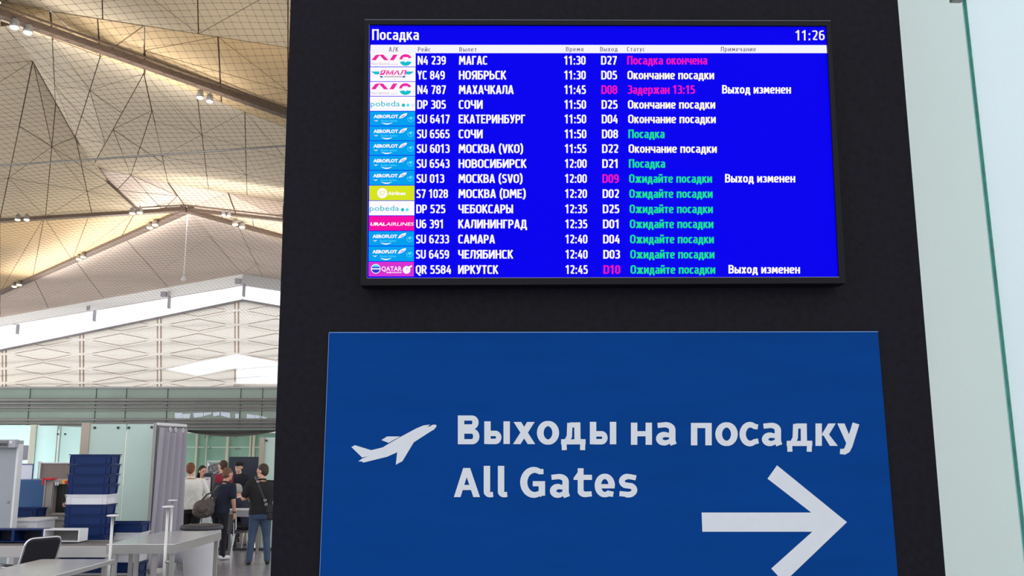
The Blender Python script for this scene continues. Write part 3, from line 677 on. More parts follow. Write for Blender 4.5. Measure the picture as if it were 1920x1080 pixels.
# lettering drawn as broad pen strokes
def stroke(mb, pts, w, dep, closed=False, hw=None):
    """pts in photo scale; w stroke width (or per-point); flat mitred ribbon"""
    n = len(pts); ws = w if isinstance(w, (list, tuple)) else [w]*n
    L = []; R = []
    for i in range(n):
        if closed: a, b, c_ = pts[(i-1) % n], pts[i], pts[(i+1) % n]
        else: a, b, c_ = pts[max(i-1, 0)], pts[i], pts[min(i+1, n-1)]
        d1_ = Vector((b[0]-a[0], b[1]-a[1])); d2_ = Vector((c_[0]-b[0], c_[1]-b[1]))
        if d1_.length < 1e-6: d1_ = d2_
        if d2_.length < 1e-6: d2_ = d1_
        d1_.normalize(); d2_.normalize(); t_ = (d1_+d2_).normalized(); nn_ = Vector((-t_.y, t_.x)); k = ws[i]/2/max(.5, nn_.dot(Vector((-d1_.y, d1_.x))))
        L.append((b[0]+nn_.x*k, b[1]+nn_.y*k)); R.append((b[0]-nn_.x*k, b[1]-nn_.y*k))
    mb.k = getattr(mb, 'k', 0)+1; dep -= mb.k*.00012
    base = len(mb.v); mb.v += [tuple(P(x, y, dep)) for x, y in L+R]
    for i in range(n if closed else n-1):
        j = (i+1) % n; mb.f.append((base+i, base+j, base+n+j, base+n+i)); mb.m.append(mb.cur)
def arc(cx, cy, rx, ry, a0, a1, n=12): return [(cx+rx*math.cos(math.radians(a0+(a1-a0)*i/n)), cy-ry*math.sin(math.radians(a0+(a1-a0)*i/n))) for i in range(n+1)]
DL = DG-.0008
def letter(kind, x0, x1, yb, xh, name, m_=None):
    """x0..x1 extents, baseline yb, height xh; W stem width"""
    mb = MB(); W = 12.0; w = x1-x0; yt = yb-xh; h = W/2; hy = 9.6
    S = lambda p, ww=W: stroke(mb, p, ww, DL)
    V_ = lambda x, a=yt, b=yb, ww=W: stroke(mb, [(x, a), (x, b)], ww, DL)
    Hh = lambda xa, xb, y, ww=hy: stroke(mb, [(xa, y), (xb, y)], ww, DL)
    cy = (yt+yb)/2
    if kind == 'В':
        V_(x0+h); hh = yb-yt; xm = x0+w*.55
        for (ya, yb_, rr) in ((yt, yt+hh*.485, w*.0), (yt+hh*.455, yb, 0)):
            r = (yb_-ya-hy)/2; xe = x1-h-(1.5 if ya == yt else 0)
            S([(x0+h, ya+hy/2), (xe-r*.8, ya+hy/2)]+arc(xe-r*.8, (ya+yb_)/2, r*.8, r, 80, -80, 10)+[(xe-r*.8, yb_-hy/2), (x0+h, yb_-hy/2)], [hy, hy]+[hy+2.2*math.sin(math.pi*i/10) for i in range(11)]+[hy, hy])
    elif kind in 'ыь':
        V_(x0+h); xe = x0+w*.69-h if kind == 'ы' else x1-h; r = (xh*.58-hy)/2; yc = yb-hy/2-r
        S([(x0+h, yc-r), (xe-r*.85, yc-r)]+arc(xe-r*.85, yc, r*.85, r, 80, -80, 10)+[(xe-r*.85, yc+r), (x0+h, yc+r)], hy+.6)
        if kind == 'ы': V_(x1-h)
    elif kind == 'х':
        mb.poly([P(a, b, DL) for a, b in ((x0+1, yt), (x0+15, yt), (x1, yb), (x1-14, yb))]); mb.poly([P(a, b, DL-.0001) for a, b in ((x1-15, yt), (x1-1, yt), (x0+14, yb), (x0, yb))])
    elif kind == 'о':
        p = arc(x0+w/2, cy, (w-W)/2, (xh+1.4-hy)/2, 0, 360, 28)[:-1]
        stroke(mb, p, [hy+(W+.6-hy)*abs(math.cos(2*math.pi*i/28)) for i in range(28)], DL, closed=True)
    elif kind == 'с':
        p = arc(x0+w*.56, cy, w*.56-h, (xh+1.4-hy)/2, 42, 318, 22)
        p = [(x1-1, p[0][1]-1.5)]+p[1:-1]+[(x1+0, p[-1][1]+1)]
        stroke(mb, p, [hy+(W-hy)*abs(math.sin(math.pi*i/22))**1.5 for i in range(23)], DL)
    elif kind == 'д':
        a = w*.24; b = w*.22
        S([(x0+a+h-.5, yt+hy/2), (x1-b-h+.5, yt+hy/2)], hy); stroke(mb, [(x1-b-h+.5, yt), (x1-b-h+1, yb-2)], W-.5, DL)
        S([(x0+a+h-.5, yt+1), (x0+a+h-1.5, yb-15), (x0+a-1, yb-4)], W-2)
        Hh(x0, x1, yb-hy/2+.3, hy); stroke(mb, [(x0+h-.8, yb-hy), (x0+h-.8+1, yb+11)], W-2.5, DL); stroke(mb, [(x1-h+.8, yb-hy), (x1-h+.3, yb+11)], W-2.5, DL)
    elif kind == 'н': V_(x0+h); V_(x1-h); Hh(x0+h, x1-h, cy, hy)
    elif kind == 'п': V_(x0+h); V_(x1-h); Hh(x0+h, x1-h, yt+hy/2, hy)
    elif kind == 'а':
        xr = x1-h-2.5
        S([(x0+3, yt+6)]+arc(x0+w*.44, yt+hy/2+9, xr-(x0+w*.44), 9.2, 100, 0, 8)+[(xr, yb-8), (xr+2.5, yb-.5)], [hy]+[hy+(W-hy)*i/8 for i in range(9)]+[W, W])
        ry = (xh*.57-8.6)/2
        p = arc(x0+w*.42, yb-4-ry, w*.42-h, ry, 60, 300, 14)
        stroke(mb, [(xr, yb-4-2*ry)]+p+[(xr, yb-9)], [8.6]+[8.6+(W-8.6)*math.sin(math.pi*i/14) for i in range(15)]+[8.6], DL)
    elif kind == 'к':
        V_(x0+h); mb.poly([P(a, b, DL) for a, b in ((x1-17, yt), (x1-3, yt), (x0+25, cy+.5), (x0+13, cy+2), (x0+12, cy-1))]); mb.poly([P(a, b, DL-.0001) for a, b in ((x0+13, cy-2), (x0+24, cy-2), (x1+1, yb), (x1-14, yb))])
    elif kind == 'у':
        mb.poly([P(a, b, DL) for a, b in ((x0, yt), (x0+13.5, yt), (x0+26, yb-12), (x0+20, yb+2))])
        S([(x1-6.5, yt), (x0+w*.53, yb-1), (x0+w*.44, yb+7), (x0+w*.32, yb+10.5), (x0+5, yb+10)], [W+1, W+1, W, hy+1, hy])
    elif kind == 'A':
        xm = (x0+x1)/2-.5
        mb.poly([P(a, b, DL) for a, b in ((xm-6.5, yt), (xm+6.5, yt), (xm+1, yt+14), (x0+12.5, yb), (x0, yb))]); mb.poly([P(a, b, DL-.0001) for a, b in ((xm-6.5, yt), (xm+6.5, yt), (x1, yb), (x1-12.5, yb), (xm-1, yt+14))]); Hh(x0+w*.26, x1-w*.26, yb-xh*.33, hy)
    elif kind == 'l':
        S([(x0+h, yt), (x0+h, yb-16), (x0+h, yb-12)]+arc(x0+h+7, yb-10, 7, 5.6, 180, 262, 6)+[(x1-.5, yb-5)], [W]*4+[W-.4*i for i in range(6)]+[9.6])
    elif kind == 'G':
        p = arc(x0+w*.56, cy, w*.56-h, (xh+1.5-hy)/2, 48, 318, 24); p = [(x1-3, yt+7.2)]+p[1:-2]+[(x1-h, yb-5.2)]
        stroke(mb, p, [hy+(W+1.5-hy)*abs(math.sin(math.pi*i/23))**1.3 for i in range(len(p))], DL); V_(x1-h, cy-1, yb-2.5); Hh(x0+w*.5, x1, cy+2.5, hy)
    elif kind == 't':
        S([(x0+w*.22+h, yt), (x0+w*.22+h, yb-18), (x0+w*.22+h, yb-14)]+arc(x0+w*.22+h+9, yb-12, 9, 7, 180, 265, 6)+[(x1-.5, yb-6)], [W-1]*4+[W-.3*i for i in range(6)]+[hy]); Hh(x0+w*.2, x1, yt+17, hy); mb.poly([P(a, b, DL-.0001) for a, b in ((x0+w*.22+6, yt), (x0+w*.25+6, yt+21.8), (x0+.5, yt+21.8), (x0+.5, yt+18))])
    elif kind == 'e':
        stroke(mb, [(x0+8, cy+1.5), (x1-.6, cy+1.5)], 8, DL)
        p = arc(x0+w/2, cy, (w-W)/2, (xh+.5-hy)/2, -5, 300, 26)+[(x1-3, yb-5.2)]
        stroke(mb, p, [hy+(W-hy)*abs(math.cos(math.radians(-5+305*i/26))) for i in range(27)]+[hy], DL)
    elif kind == 's':
        cx = (x0+x1)/2; r = (xh-hy)/4; rx = (w-W)/2
        p = [(x1-3, yt+7)]+arc(cx, yt+hy/2+r, rx, r+.4, 70, 240, 10)+arc(cx, yb-hy/2-r, rx, r+.4, 60, -120, 10)+[(x0+1.5, yb-6.5)]
        stroke(mb, p, [hy]*3+[hy+1.2]*(len(p)-5)+[hy, hy], DL)
    return mb.build('letter', M_SIGNW, sign)
for k_, a, b, yb, xh in (('В', 858.5, 899, 833, 54), ('ы', 908, 956, 832.5, 42.5), ('х', 962, 1003.5, 832.7, 41.5), ('о', 1007, 1048, 833, 43), ('д', 1052, 1098, 833, 41), ('ы', 1106, 1155.5, 833, 42),
        ('н', 1183, 1222.5, 834, 41.5), ('а', 1230, 1269, 834.3, 42.5), ('п', 1295.5, 1334.5, 835, 42), ('о', 1341.5, 1383, 835.5, 43), ('с', 1386.5, 1422, 835.7, 43.5), ('а', 1428.5, 1467, 835.5, 42.5),
        ('д', 1475, 1523, 836, 42), ('к', 1529, 1570, 836, 42), ('у', 1570, 1611.5, 836.5, 42.5),
        ('A', 851, 900, 932, 54.5), ('l', 907, 925, 932, 58.5), ('l', 933.5, 951.5, 932, 58.5), ('G', 976, 1022, 932, 55), ('a', 1031, 1069, 932.5, 43.5), ('t', 1075, 1110, 932, 54), ('e', 1115, 1153, 932, 43.5), ('s', 1160, 1195.5, 932, 43)):
    letter({'a': 'а'}.get(k_, k_), a, b, yb, xh, k_)
m = MB()
for q_ in ([(70, 298), (98, 286), (217, 323), (297, 303), (420, 232), (330, 272), (300, 300)],): pass
def tri_poly(mb, pts, dep):
    from mathutils.geometry import tessellate_polygon
    tr = tessellate_polygon([[Vector((a, b, 0)) for a, b in pts]]); mb.add([P(a, b, dep) for a, b in pts], tr)
Z = lambda pts: [(640+a*500/1920, 760+b*500/1920) for a, b in pts]
tri_poly(m, Z([(72, 300), (98, 287), (215, 323), (297, 303), (345, 274), (428, 226), (540, 166), (590, 145), (640, 138), (617, 155), (640, 150), (660, 139), (682, 140), (686, 150), (668, 174), (640, 190), (522, 266), (440, 402), (392, 428), (402, 338), (330, 370), (160, 412), (146, 404), (122, 404), (148, 384), (196, 366), (150, 376)]), DL)
tri_poly(m, Z([(288, 250), (330, 224), (424, 224), (340, 270)]), DL-.0001)
m.build('aeroplane_pictogram', M_SIGNW, sign)
m = MB(); tri_poly(m, [(1315.5, 961), (1521, 961), (1439, 897.5), (1457, 872.5), (1588, 979), (1470, 1092), (1446, 1066), (1523, 997), (1317, 997)], DL); m.build('arrow', M_SIGNW, sign)

# ================================================================== BIRD NETTING UNDER THE ROOF
net = MB()
NH0, NK, NT = 5.0, .03, .07
def nz(x, y): return H+NH0-NK*y+NT*x+.05*math.sin(x*1.3+y*.7)+.04*math.sin(y*1.9-x*.6)
CXN, CYN, NDX = .096, .150, -.055
def npt(i, j):                   # i across, j away
    y = 6.5+j*CYN; x = -40+i*CXN+NDX*(y-6.5)
    return (x, y, nz(x, y))
def seen(x, y): return -.64*y-1.5 < x < .12*y+.4
NJ = 290
def strip_lines(pts, r):
    b = len(net.v)
    for (x, y, z) in pts:
        net.v += [(x, y, z+r), (x-r*.87, y+r*.5, z-r*.5), (x+r*.87, y-r*.5, z-r*.5)]
    for k in range(len(pts)-1):
        for a in range(3):
            a2 = (a+1) % 3; net.f.append((b+3*k+a, b+3*k+a2, b+3*k+3+a2, b+3*k+3+a)); net.m.append(0)
RN = .0017
for i in range(0, 440):
    run = []
    for j in range(0, NJ, 6):
        p = npt(i, j)
        if seen(p[0], p[1]): run.append(p)
        elif len(run) > 1: strip_lines(run, RN); run = []
        else: run = []
    if len(run) > 1: strip_lines(run, RN)
for j in range(NJ):
    run = [npt(i, j) for i in range(0, 440, 9)]
    run = [p for p in run if seen(p[0], p[1])]
    if len(run) > 1: strip_lines(run, RN)
for j in range(0, 130):
    for i in range(0, 440):
        p = npt(i, j)
        if seen(p[0], p[1]) and -.6*p[1]-.3 < p[0] < -.1*p[1]:
            r = .0050
            # knots sit on straight chords between the samples, so take the chord height there
            i0 = i-i % 9; q0, q1 = npt(i0, j), npt(i0+9, j); f_ = (i-i0)/9
            z = q0[2]*(1-f_)+q1[2]*f_
            b = len(net.v); x, y = p[0], p[1]
            net.v += [(x-r, y, z), (x+r, y, z), (x, y-r, z), (x, y+r, z), (x, y, z-r), (x, y, z+r)]
            for t in ((0, 2, 4), (2, 1, 4), (1, 3, 4), (3, 0, 4), (2, 0, 5), (1, 2, 5), (3, 1, 5), (0, 3, 5)):
                net.f.append(tuple(b+k for k in t)); net.m.append(0)
tag(net.build('netting', M_NET), 'fine dark square-mesh netting stretched below the folded ceiling', 'net', kind='stuff')

# thin pipe under the roof, pendant sensor
pa, pb = G(-600, 352, 8.3), G(560, 272, 8.3)
tag(MB().tube([pa, pb], .022, 8).build('sprinkler_pipe', M_STEELD, smooth=True), 'thin grey pipe running across below the folded ceiling', 'pipe')
pt_, pb_ = P(347.5, 440, 26), P(344.5, 520, 26)
pd = thing('pendant_sensor', (pb_.x, pb_.y, pb_.z), 'small pale globe on a long thin rod hanging from the ceiling', 'pendant')
MB().tube([pb_, Vector((pb_.x, pb_.y, pt_.z+.6))], .014, 6).build('rod', M_WHITE, pd)
MB().ell((pb_.x, pb_.y, pb_.z-.06), (.07, .07, .055), 12, 8).lathe((pb_.x, pb_.y, pb_.z-.04), [(.05, 0), (.04, .05), (.02, .07)], 10).build('globe', M_WHITE, pd, smooth=True)
# pairs of spotlights on the fold beams
L_COOL = mat('lamp_cool', (255, 250, 245), emit=14); L_WARM = mat('lamp_warm', (255, 214, 140), emit=12)
def spot(px, py, z, m_, lab, r=.05, grp=None, down=.2):
    p = G(px, py, z-down)
    t = thing('spotlight', tuple(p), lab, 'spotlight', grp)
    MB().lathe((p.x, p.y, p.z), [(r*1.25, 0), (r*1.3, .03), (r*1.1, .12), (r*.6, .16)], 12).build('housing', M_STEELD, t)
    MB().tube([(p.x, p.y, p.z+.14), (p.x, p.y, p.z+down+.02)], r*.25, 6).build('stem', M_STEELD, t)
    MB().ell((p.x, p.y, p.z-.004), (r*1.1, r*1.1, r*.5), 12, 6).build('lens', m_, t)
for px, py, z, m_, lab, r in (
    (27, 51, Z0, L_COOL, 'left one of the two white spotlights on the near beam, top left', .06), (52, 61, Z0, L_COOL, 'right one of the two white spotlights on the near beam, top left', .06),
    (375, 183, Z0, L_COOL, 'left one of the white spotlight pair further right on the near beam', .055), (393, 190, Z0, L_COOL, 'right one of the white spotlight pair further right on the near beam', .055),
    (33, 412, Z0, L_WARM, 'warm left lamp of the pair at the far left of the middle beam', .065), (50, 412, Z0, L_COOL, 'whiter right lamp of the pair at the far left of the middle beam', .065),
    (248, 400, Z0, L_WARM, 'left lamp of the warm pair on the middle beam, left of the beam junction', .07), (262, 399, Z0, L_WARM, 'right lamp of the warm pair on the middle beam, left of the beam junction', .07),
    (148, 486, Z0, L_WARM, 'left lamp of the warm pair halfway along the descending left beam', .08), (156, 482, Z0, L_WARM, 'right lamp of the warm pair halfway along the descending left beam', .08),
    (27, 537, Z0, L_WARM, 'left lamp of the warm pair at the lower left end of the descending beam', .09), (36, 534, Z0, L_WARM, 'right lamp of the warm pair at the lower left end of the descending beam', .09),
    (281, 427, Z0, L_WARM, 'left lamp of the warm pair just left of the beam junction', .08), (291, 422, Z0, L_WARM, 'right lamp of the warm pair just left of the beam junction', .08),
    (419, 404, Z0, L_COOL, 'left lamp of the small white pair just right of the beam junction', .05), (429, 405, Z0, L_COOL, 'right lamp of the small white pair just right of the beam junction', .05),
    (441, 421, Z0, L_WARM, 'left lamp of the warm pair on the descending right beam', .075), (454, 426, Z0, L_WARM, 'right lamp of the warm pair on the descending right beam', .075)):
    spot(px, py, z, m_, lab, r, 'spotlights on the roof beams')

# ================================================================== SECURITY AREA
def sx(px, z, y): return (px-960)/F*(y*CP+(z-H)*SP)
def bx(mb, px0, px1, y, z0, z1, dep, zr=None):
    """box whose front face spans pixel columns at mid height"""
    zr = zr if zr is not None else (z0+z1)/2
    return mb.box(sx(px0, zr, y), sx(px1, zr, y), y, y+dep, z0, z1)
# ---- frosted partition beside the curtain
y = 16.6; zt = zat(795, y)
gp = thing('glass_partition', (sx(228, 1, y), y, 0), 'tall frosted green glass partition between two metal columns behind the trays', 'partition')
bx(MB(), 153, 169, y-.02, 0, zt+.02, .12, zt).build('column', M_TAUPE, gp, bevel=.004); bx(MB(), 285, 296, y-.4, 0, zat(793, y-.4), .1, zt-.4).build('column', M_STEELD, gp, bevel=.004)
xa, xm, xb = sx(169, zt, y), sx(232, 1.7, y), sx(288, zt, y)
MB().box(xa, xm-.008, y, y+.012, .03, zt).build('pane', M_FROST, gp); MB().box(xm+.008, xb, y, y+.012, .03, zt).build('pane', M_FROST, gp)
for px, py in ((177, 802), (221, 802), (241, 802), (284, 801)):
    p = P(px, py, y-.02); MB().tube([p, p+Vector((0, .05, 0))], .022, 12).build('clamp', M_DARK, gp)
# ---- curtain
p0, p1 = Vector((sx(297, 2.3, 16.15), 16.15, 0)), Vector((sx(344, 2.3, 17.2), 17.2, 0))
cf = thing('curtain_booth', (p0.x, p0.y, 0), 'metal frame of the changing booth beside the frosted partition', 'frame')
ztc = zat(795, 16.2)
MB().bar(p0+Vector((-.02, 0, ztc)), p1+Vector((.03, 0, ztc)), .05, .045).build('top_rail', M_WHITE, cf)
MB().bar(p1+Vector((.03, 0, 0)), p1+Vector((.03, 0, ztc)), .03, .03).build('post', M_STEELD, cf); MB().bar(p0+Vector((-.05, .0, 0)), p0+Vector((-.05, .0, ztc)), .03, .03).build('post', M_STEELD, cf)
cu = thing('curtain', (p0.x, p0.y, 0), 'lilac grey curtain hanging in folds from the booth rail', 'curtain')
m = MB(); NS, NZ = 72, 14; dr = (p1-p0); nn = Vector((dr.y, -dr.x, 0)).normalized()
if nn.y > 0: nn = -nn
for j in range(NZ+1):
    zz = .06+(ztc-.06-.06)*j/NZ; k = 1-j/NZ
    for i in range(NS+1):
        s_ = i/NS; a = .06*math.sin(s_*2*math.pi*4.2+.5*k)+.02*math.sin(s_*17+3*k)*k+.01*math.sin(s_*40)*k
        pz = p0+dr*(s_*(1+.03*k)-.01)-Vector((.10*k*(1-s_), 0, 0))+nn*(a+.02)
        m.v.append((pz.x, pz.y, zz+.05*k*k*math.sin(s_*9)*.3))
for j in range(NZ):
    for i in range(NS):
        b = j*(NS+1)+i; m.f.append((b, b+1, b+NS+2, b+NS+1)); m.m.append(0)
co = m.build('cloth', M_CURT, cu, smooth=True); md = co.modifiers.new('s', 'SOLIDIFY'); md.thickness = .006
for s_ in (.28, .5, .80):
    c_ = p0+dr*s_+nn*.075; c_.z = ztc-.09; R_ = []
    for k in range(17): a = k/16*2*math.pi; R_.append(c_+dr.normalized()*.034*math.cos(a)+Vector((0, 0, .034*math.sin(a))))
    MB().tube(R_, .010, 6, cap=False).build('ring', M_WHITE, cu, smooth=True)

# ---- pale glass screens at the far left
y = 21.0
gs = thing('glass_screen', (sx(80, 1, y), y, 0), 'pale translucent glass screens with a cream post at far left', 'partition')
m = bx(MB(), -60, 51, y+.4, 0, zat(797, y+.4), .012); m.build('pane', M_PALEG, gs)
bx(MB(), 55, 63.5, y+.05, 0, zat(796, y), .2, 2.2).build('post', M_CREAM, gs)
bx(MB(), 66, 106, y, 0, zat(798, y), .012, 2).build('pane', M_PALEG, gs)
pz = [Vector((sx(108, 2, y), y, 0)), Vector((sx(126, 2, y), y+1.6, 0))]
ztp = zat(799, y)
MB().hexa([pz[0], pz[1], pz[1]+Vector((.012, .005, 0)), pz[0]+Vector((.012, .005, 0))]+[p+Vector((0, 0, ztp)) for p in (pz[0], pz[1], pz[1]+Vector((.012, .005, 0)), pz[0]+Vector((.012, .005, 0)))]).build('pane', M_PALEG, gs)
for px, py in ((107.5, 814), (121.5, 814)):
    p = P(px, py, y-.02); MB().tube([p, p+Vector((0, .04, 0))], .02, 10).build('clamp', M_DARK, gs)
for px in (64.5, 104, 110): bx(MB(), px, px+1, y-.03, 0, ztp+.02, .02, 2).build('edge_strip', M_STEELD, gs)
# dark display board seen between the screens
y = 22.5; tag(bx(MB(), 134, 153, y, 0, zat(817, y), .06, 2.1).build('partition_board', M_NAVYP, origin=(sx(143, 1, y), y, 0)), 'narrow dark board between the pale screens and the metal column', 'board')

# ---- green glass partitions at the back, posts, canopy
y = 27.0; zt = zat(812, y)
gb2 = thing('green_partition', (sx(430, 1, y), y, 0), 'long wall of green glass panels with pale posts behind the queue', 'partition')
ed = [318, 367, 389, 425, 448, 469, 520]
for a, b in zip(ed, ed[1:]):
    for z0, z1 in ((.05, zat(838.5, y)-.004), (zat(838.5, y)+.004, zt)):
        bx(MB(), a+.2, b-.2, y, z0, z1, .02, zt).build('pane', M_GREEN, gb2)
for px, w_ in ((369, 3.5), (388, 1.2), (427, 4.5), (470, 3), (476, 4)):
    bx(MB(), px-w_/2, px+w_/2, y-.12, 0, zat(804, y), .08, zt).build('post', M_CREAM, gb2)
for px, py in ((384, 819), (394, 819), (441, 819), (384, 840), (394, 840), (441, 841), (448, 841)):
    p = P(px, py, y-.03); MB().tube([p, p+Vector((0, .04, 0))], .03, 8).build('clamp', M_STEELD, gb2)
# sagging grey canopy cloth
y = 25.2; cn = MB(); N = 26
for i in range(N+1):
    s_ = i/N; px = 345+s_*175; sag = 9*math.sin(math.pi*min(1, s_*1.0))**.8
    yt = 805.5-1.5*s_; yb = 808+sag*1.2
    for a, yy in ((0, yt), (1, (yt+yb)/2), (2, yb)): cn.v.append(tuple(P(px, yy, y+(.35 if a == 1 else 0))))
for i in range(N):
    for a in range(2): b = i*3+a; cn.f.append((b, b+3, b+4, b+1)); cn.m.append(0)
o = cn.build('canopy', mat('canopy_cloth', (148, 144, 142), .8, trans=.2), gb2, smooth=True); o['label'] = 'sagging grey cloth'
sd = o.modifiers.new('s', 'SOLIDIFY'); sd.thickness = .01
# right column and pale frosted panel next to it
y = 20.6
rp = thing('pale_partition', (sx(495, 1, y), y, 0), 'pale frosted partition with a taupe column beside the man in black', 'partition')
bx(MB(), 486.5, 496, y, 0, zat(820, y), .15, 2.2).build('column', M_TAUPE, rp)
bx(MB(), 497, 560, y+.05, 0, zat(820, y), .012, 2.2).build('pane', M_FROST, rp)
p = P(499, 826, y); MB().tube([p, p+Vector((0, .05, 0))], .022, 10).build('clamp', M_DARK, rp)
y = 22.6; tag(bx(MB(), 429.5, 485.5, y, 0, zat(856.5, y), .06, 1.8).build('dark_screen', M_NAVYP, origin=(sx(457, 1, y), y, 0)), 'tall dark navy screen behind the uniformed officer', 'screen')
# poster stand with crumpled silver sheet
y = 23.4
ps = thing('banner_frame', (sx(401, 1, y), y, 0), 'white frame holding a crumpled silver sheet behind the queue', 'banner')
for a in (388.5, 413): bx(MB(), a-.6, a+.8, y-.04, 0, zat(864, y), .03, 1.7).build('post', M_WHITE, ps)
m = MB(); zA, zB = zat(893, y), zat(866, y)
for j in range(9):
    for i in range(11):
        x = sx(389+24*i/10, 1.6, y); m.v.append((x, y+.02*math.sin(i*2.1+j*1.3)+.012*math.sin(i*5+j*3), zA+(zB-zA)*j/8-.04*math.sin(math.pi*i/10)*(j/8)))
for j in range(8):
    for i in range(10): b = j*11+i; m.f.append((b, b+1, b+12, b+11)); m.m.append(0)
m.build('sheet', mat('silver_sheet', (165, 165, 168), .35, .5), ps)
bx(MB(), 388.5, 413, y-.03, zB, zB+.03, .02, 1.7).build('top_bar', M_WHITE, ps)

# ---- X-ray scanner
y = 16.6
xr = thing('baggage_scanner', (sx(78, .8, y), y, 0), 'taupe baggage scanner with a blue side panel left of the tray stack', 'scanner')
zt, z0 = zat(899.5, y), zat(970, y)
bx(MB(), 24, 81, y, z0, zt, .9).build('side_panel', mat('scanner_blue', (38, 84, 134), .4, var=.05, scale=2), xr, bevel=.01)
bx(MB(), 80.5, 84, y-.02, z0, zt, .04).build('panel_trim', M_STEELD, xr)
MXR = mat('scanner_taupe', (158, 148, 142), .45, .2)
m = MB(); ya = y-.01; xl, xr_, xi0, xi1 = sx(84, 1.2, ya), sx(160, 1.2, ya), sx(99, 1.2, ya), sx(150, 1.2, ya)
zi0, zi1 = zat(962, ya), zat(908, ya)
m.box(xl, xi0, ya, ya+1.2, z0, zt).box(xi1, xr_, ya, ya+1.2, z0, zt).box(xi0, xi1, ya, ya+1.2, z0, zi0).box(xi0, xi1, ya, ya+1.2, zi1, zt)
m.build('body', MXR, xr, bevel=.008)
for i in range(14):
    a = xi0+(xi1-xi0)*i/14; MB().box(a+.003, a+(xi1-xi0)/14-.001, ya+.12+.012*(i % 3), ya+.127+.012*(i % 3), zi0+.01, zi1).build('curtain_strip', M_BLK, xr)
bx(MB(), 92, 97, ya-.02, zi0, zi1+.03, .03).build('opening_frame', M_STEELD, xr)
p = P(122.5, 903.5, ya); MB().tube([p, p+Vector((0, -.04, 0))], .04, 12).build('stop_button_base', mat('yellow_plastic', (235, 180, 40), .4), xr)
p = P(125.5, 904, ya-.04); MB().tube([p, p+Vector((0, -.04, 0))], .026, 12).build('stop_button', mat('red_plastic', (205, 30, 40), .4), xr)
for px in (104.5, 108.5): bx(MB(), px-1.3, px+1.3, ya-.006, zat(908, ya)-.02, zat(904, ya), .006).build('label_plate', M_WHITE, xr)
m = MB(); a = P(84, 899, y-.02); b = P(101, 898, y-.02); m.box(a.x, b.x, y-.1, y+.1, zat(899.5, 16.6)+.002, zat(899.5, 16.6)+.03).box(a.x, a.x+.03, y-.12, y-.1, a.z-.09, zat(899.5, 16.6)+.03)
tag(m.build('red_strap', mat('red_cloth', (215, 30, 50), .6), origin=(a.x, y, a.z)), 'red strap lying across the top corner of the scanner', 'strap')
# brown screen behind
y = 18.6
bs = thing('brown_screen', (sx(100, 1, y), y, 0), 'brown cloth screen on thin posts standing behind the baggage scanner', 'screen')
bx(MB(), 76, 138, y, .2, zat(869, y), .02, 1.6).build('cloth', mat('brown_cloth', (132, 118, 112), .75, var=.12, scale=3, bump=.5), bs)
for px in (70.5, 74): bx(MB(), px-.7, px+.7, y-.05, 0, zat(865, y), .03, 1.6).build('post', M_WHITE, bs)
bx(MB(), 70, 138, y-.02, zat(869, y), zat(868, y)+.01, .03, 1.6).build('top_rail', M_WHITE, bs)
# whiteboard with blue border
y = 16.9; a, b, c_, d_ = P(33.5, 870, y), P(63, 870.5, y), P(60.5, 899.2, y), P(31, 899.2, y)
wbd = thing('notice_frame', tuple(d_), 'white sheet in a thin blue frame standing on the blue scanner panel', 'frame')
MB().slab([a, b, c_, d_], (0, .02, 0)).build('sheet', mat('sheet_white', (228, 228, 240), .6), wbd)
fr = MB(); o_ = Vector((0, -.005, 0)); 
for u, v in ((a, b), (b, c_), (c_, d_), (d_, a)): fr.bar(u+o_, v+o_, .014, .014, up=(0, 1, 0))
fr.build('border', mat('blue_border', (30, 60, 130), .5), wbd)
# conveyor infeed of scanner
y = 15.9
ci = thing('scanner_conveyor', (sx(100, .7, y), y, 0), 'steel roller bed running in front of the baggage scanner', 'conveyor')
bx(MB(), 24, 150, y, zat(975.5, y), zat(970, y), .6, .85).build('rail', M_STEELD, ci)
bx(MB(), 76, 98, y+.02, .06, zat(975.5, y), .5, .7).build('cabinet', mat('cabinet_grey', (168, 160, 155), .5), ci); bx(MB(), 98.3, 122, y+.04, .06, zat(976, y), .5, .7).build('cabinet', mat('cabinet_grey2', (140, 134, 130), .5), ci)
for px in (30, 70): bx(MB(), px, px+3, y+.3, 0, zat(975.5, y), .05, .7).build('leg', M_STEELD, ci)
# white cabinet
y = 15.0
wc = thing('white_cabinet', (sx(50, .6, y), y, 0), 'low white cabinet just right of the metal detector', 'cabinet')
zt = zat(978, y)
x0, x1, x2 = sx(21, .8, y), sx(51, .8, y), sx(76, .8, y+1.0)
MB().box(x0, x1+.14, y, y+.6, .03, zt).build('body', M_WHITE, wc, bevel=.01)
MB().box(x0+.02, x1-.01, y-.012, y, .08, zt-.06).build('door', mat('door_white', (205, 200, 200), .5), wc)
MB().box(x0-.02, x1+.17, y-.02, y+.63, zt, zt+.03).build('top', M_WHITE, wc, bevel=.006)
MB().box(x0, x0+.4, y-.02, y-.012, .0, .03).build('plinth', M_DARK, wc)
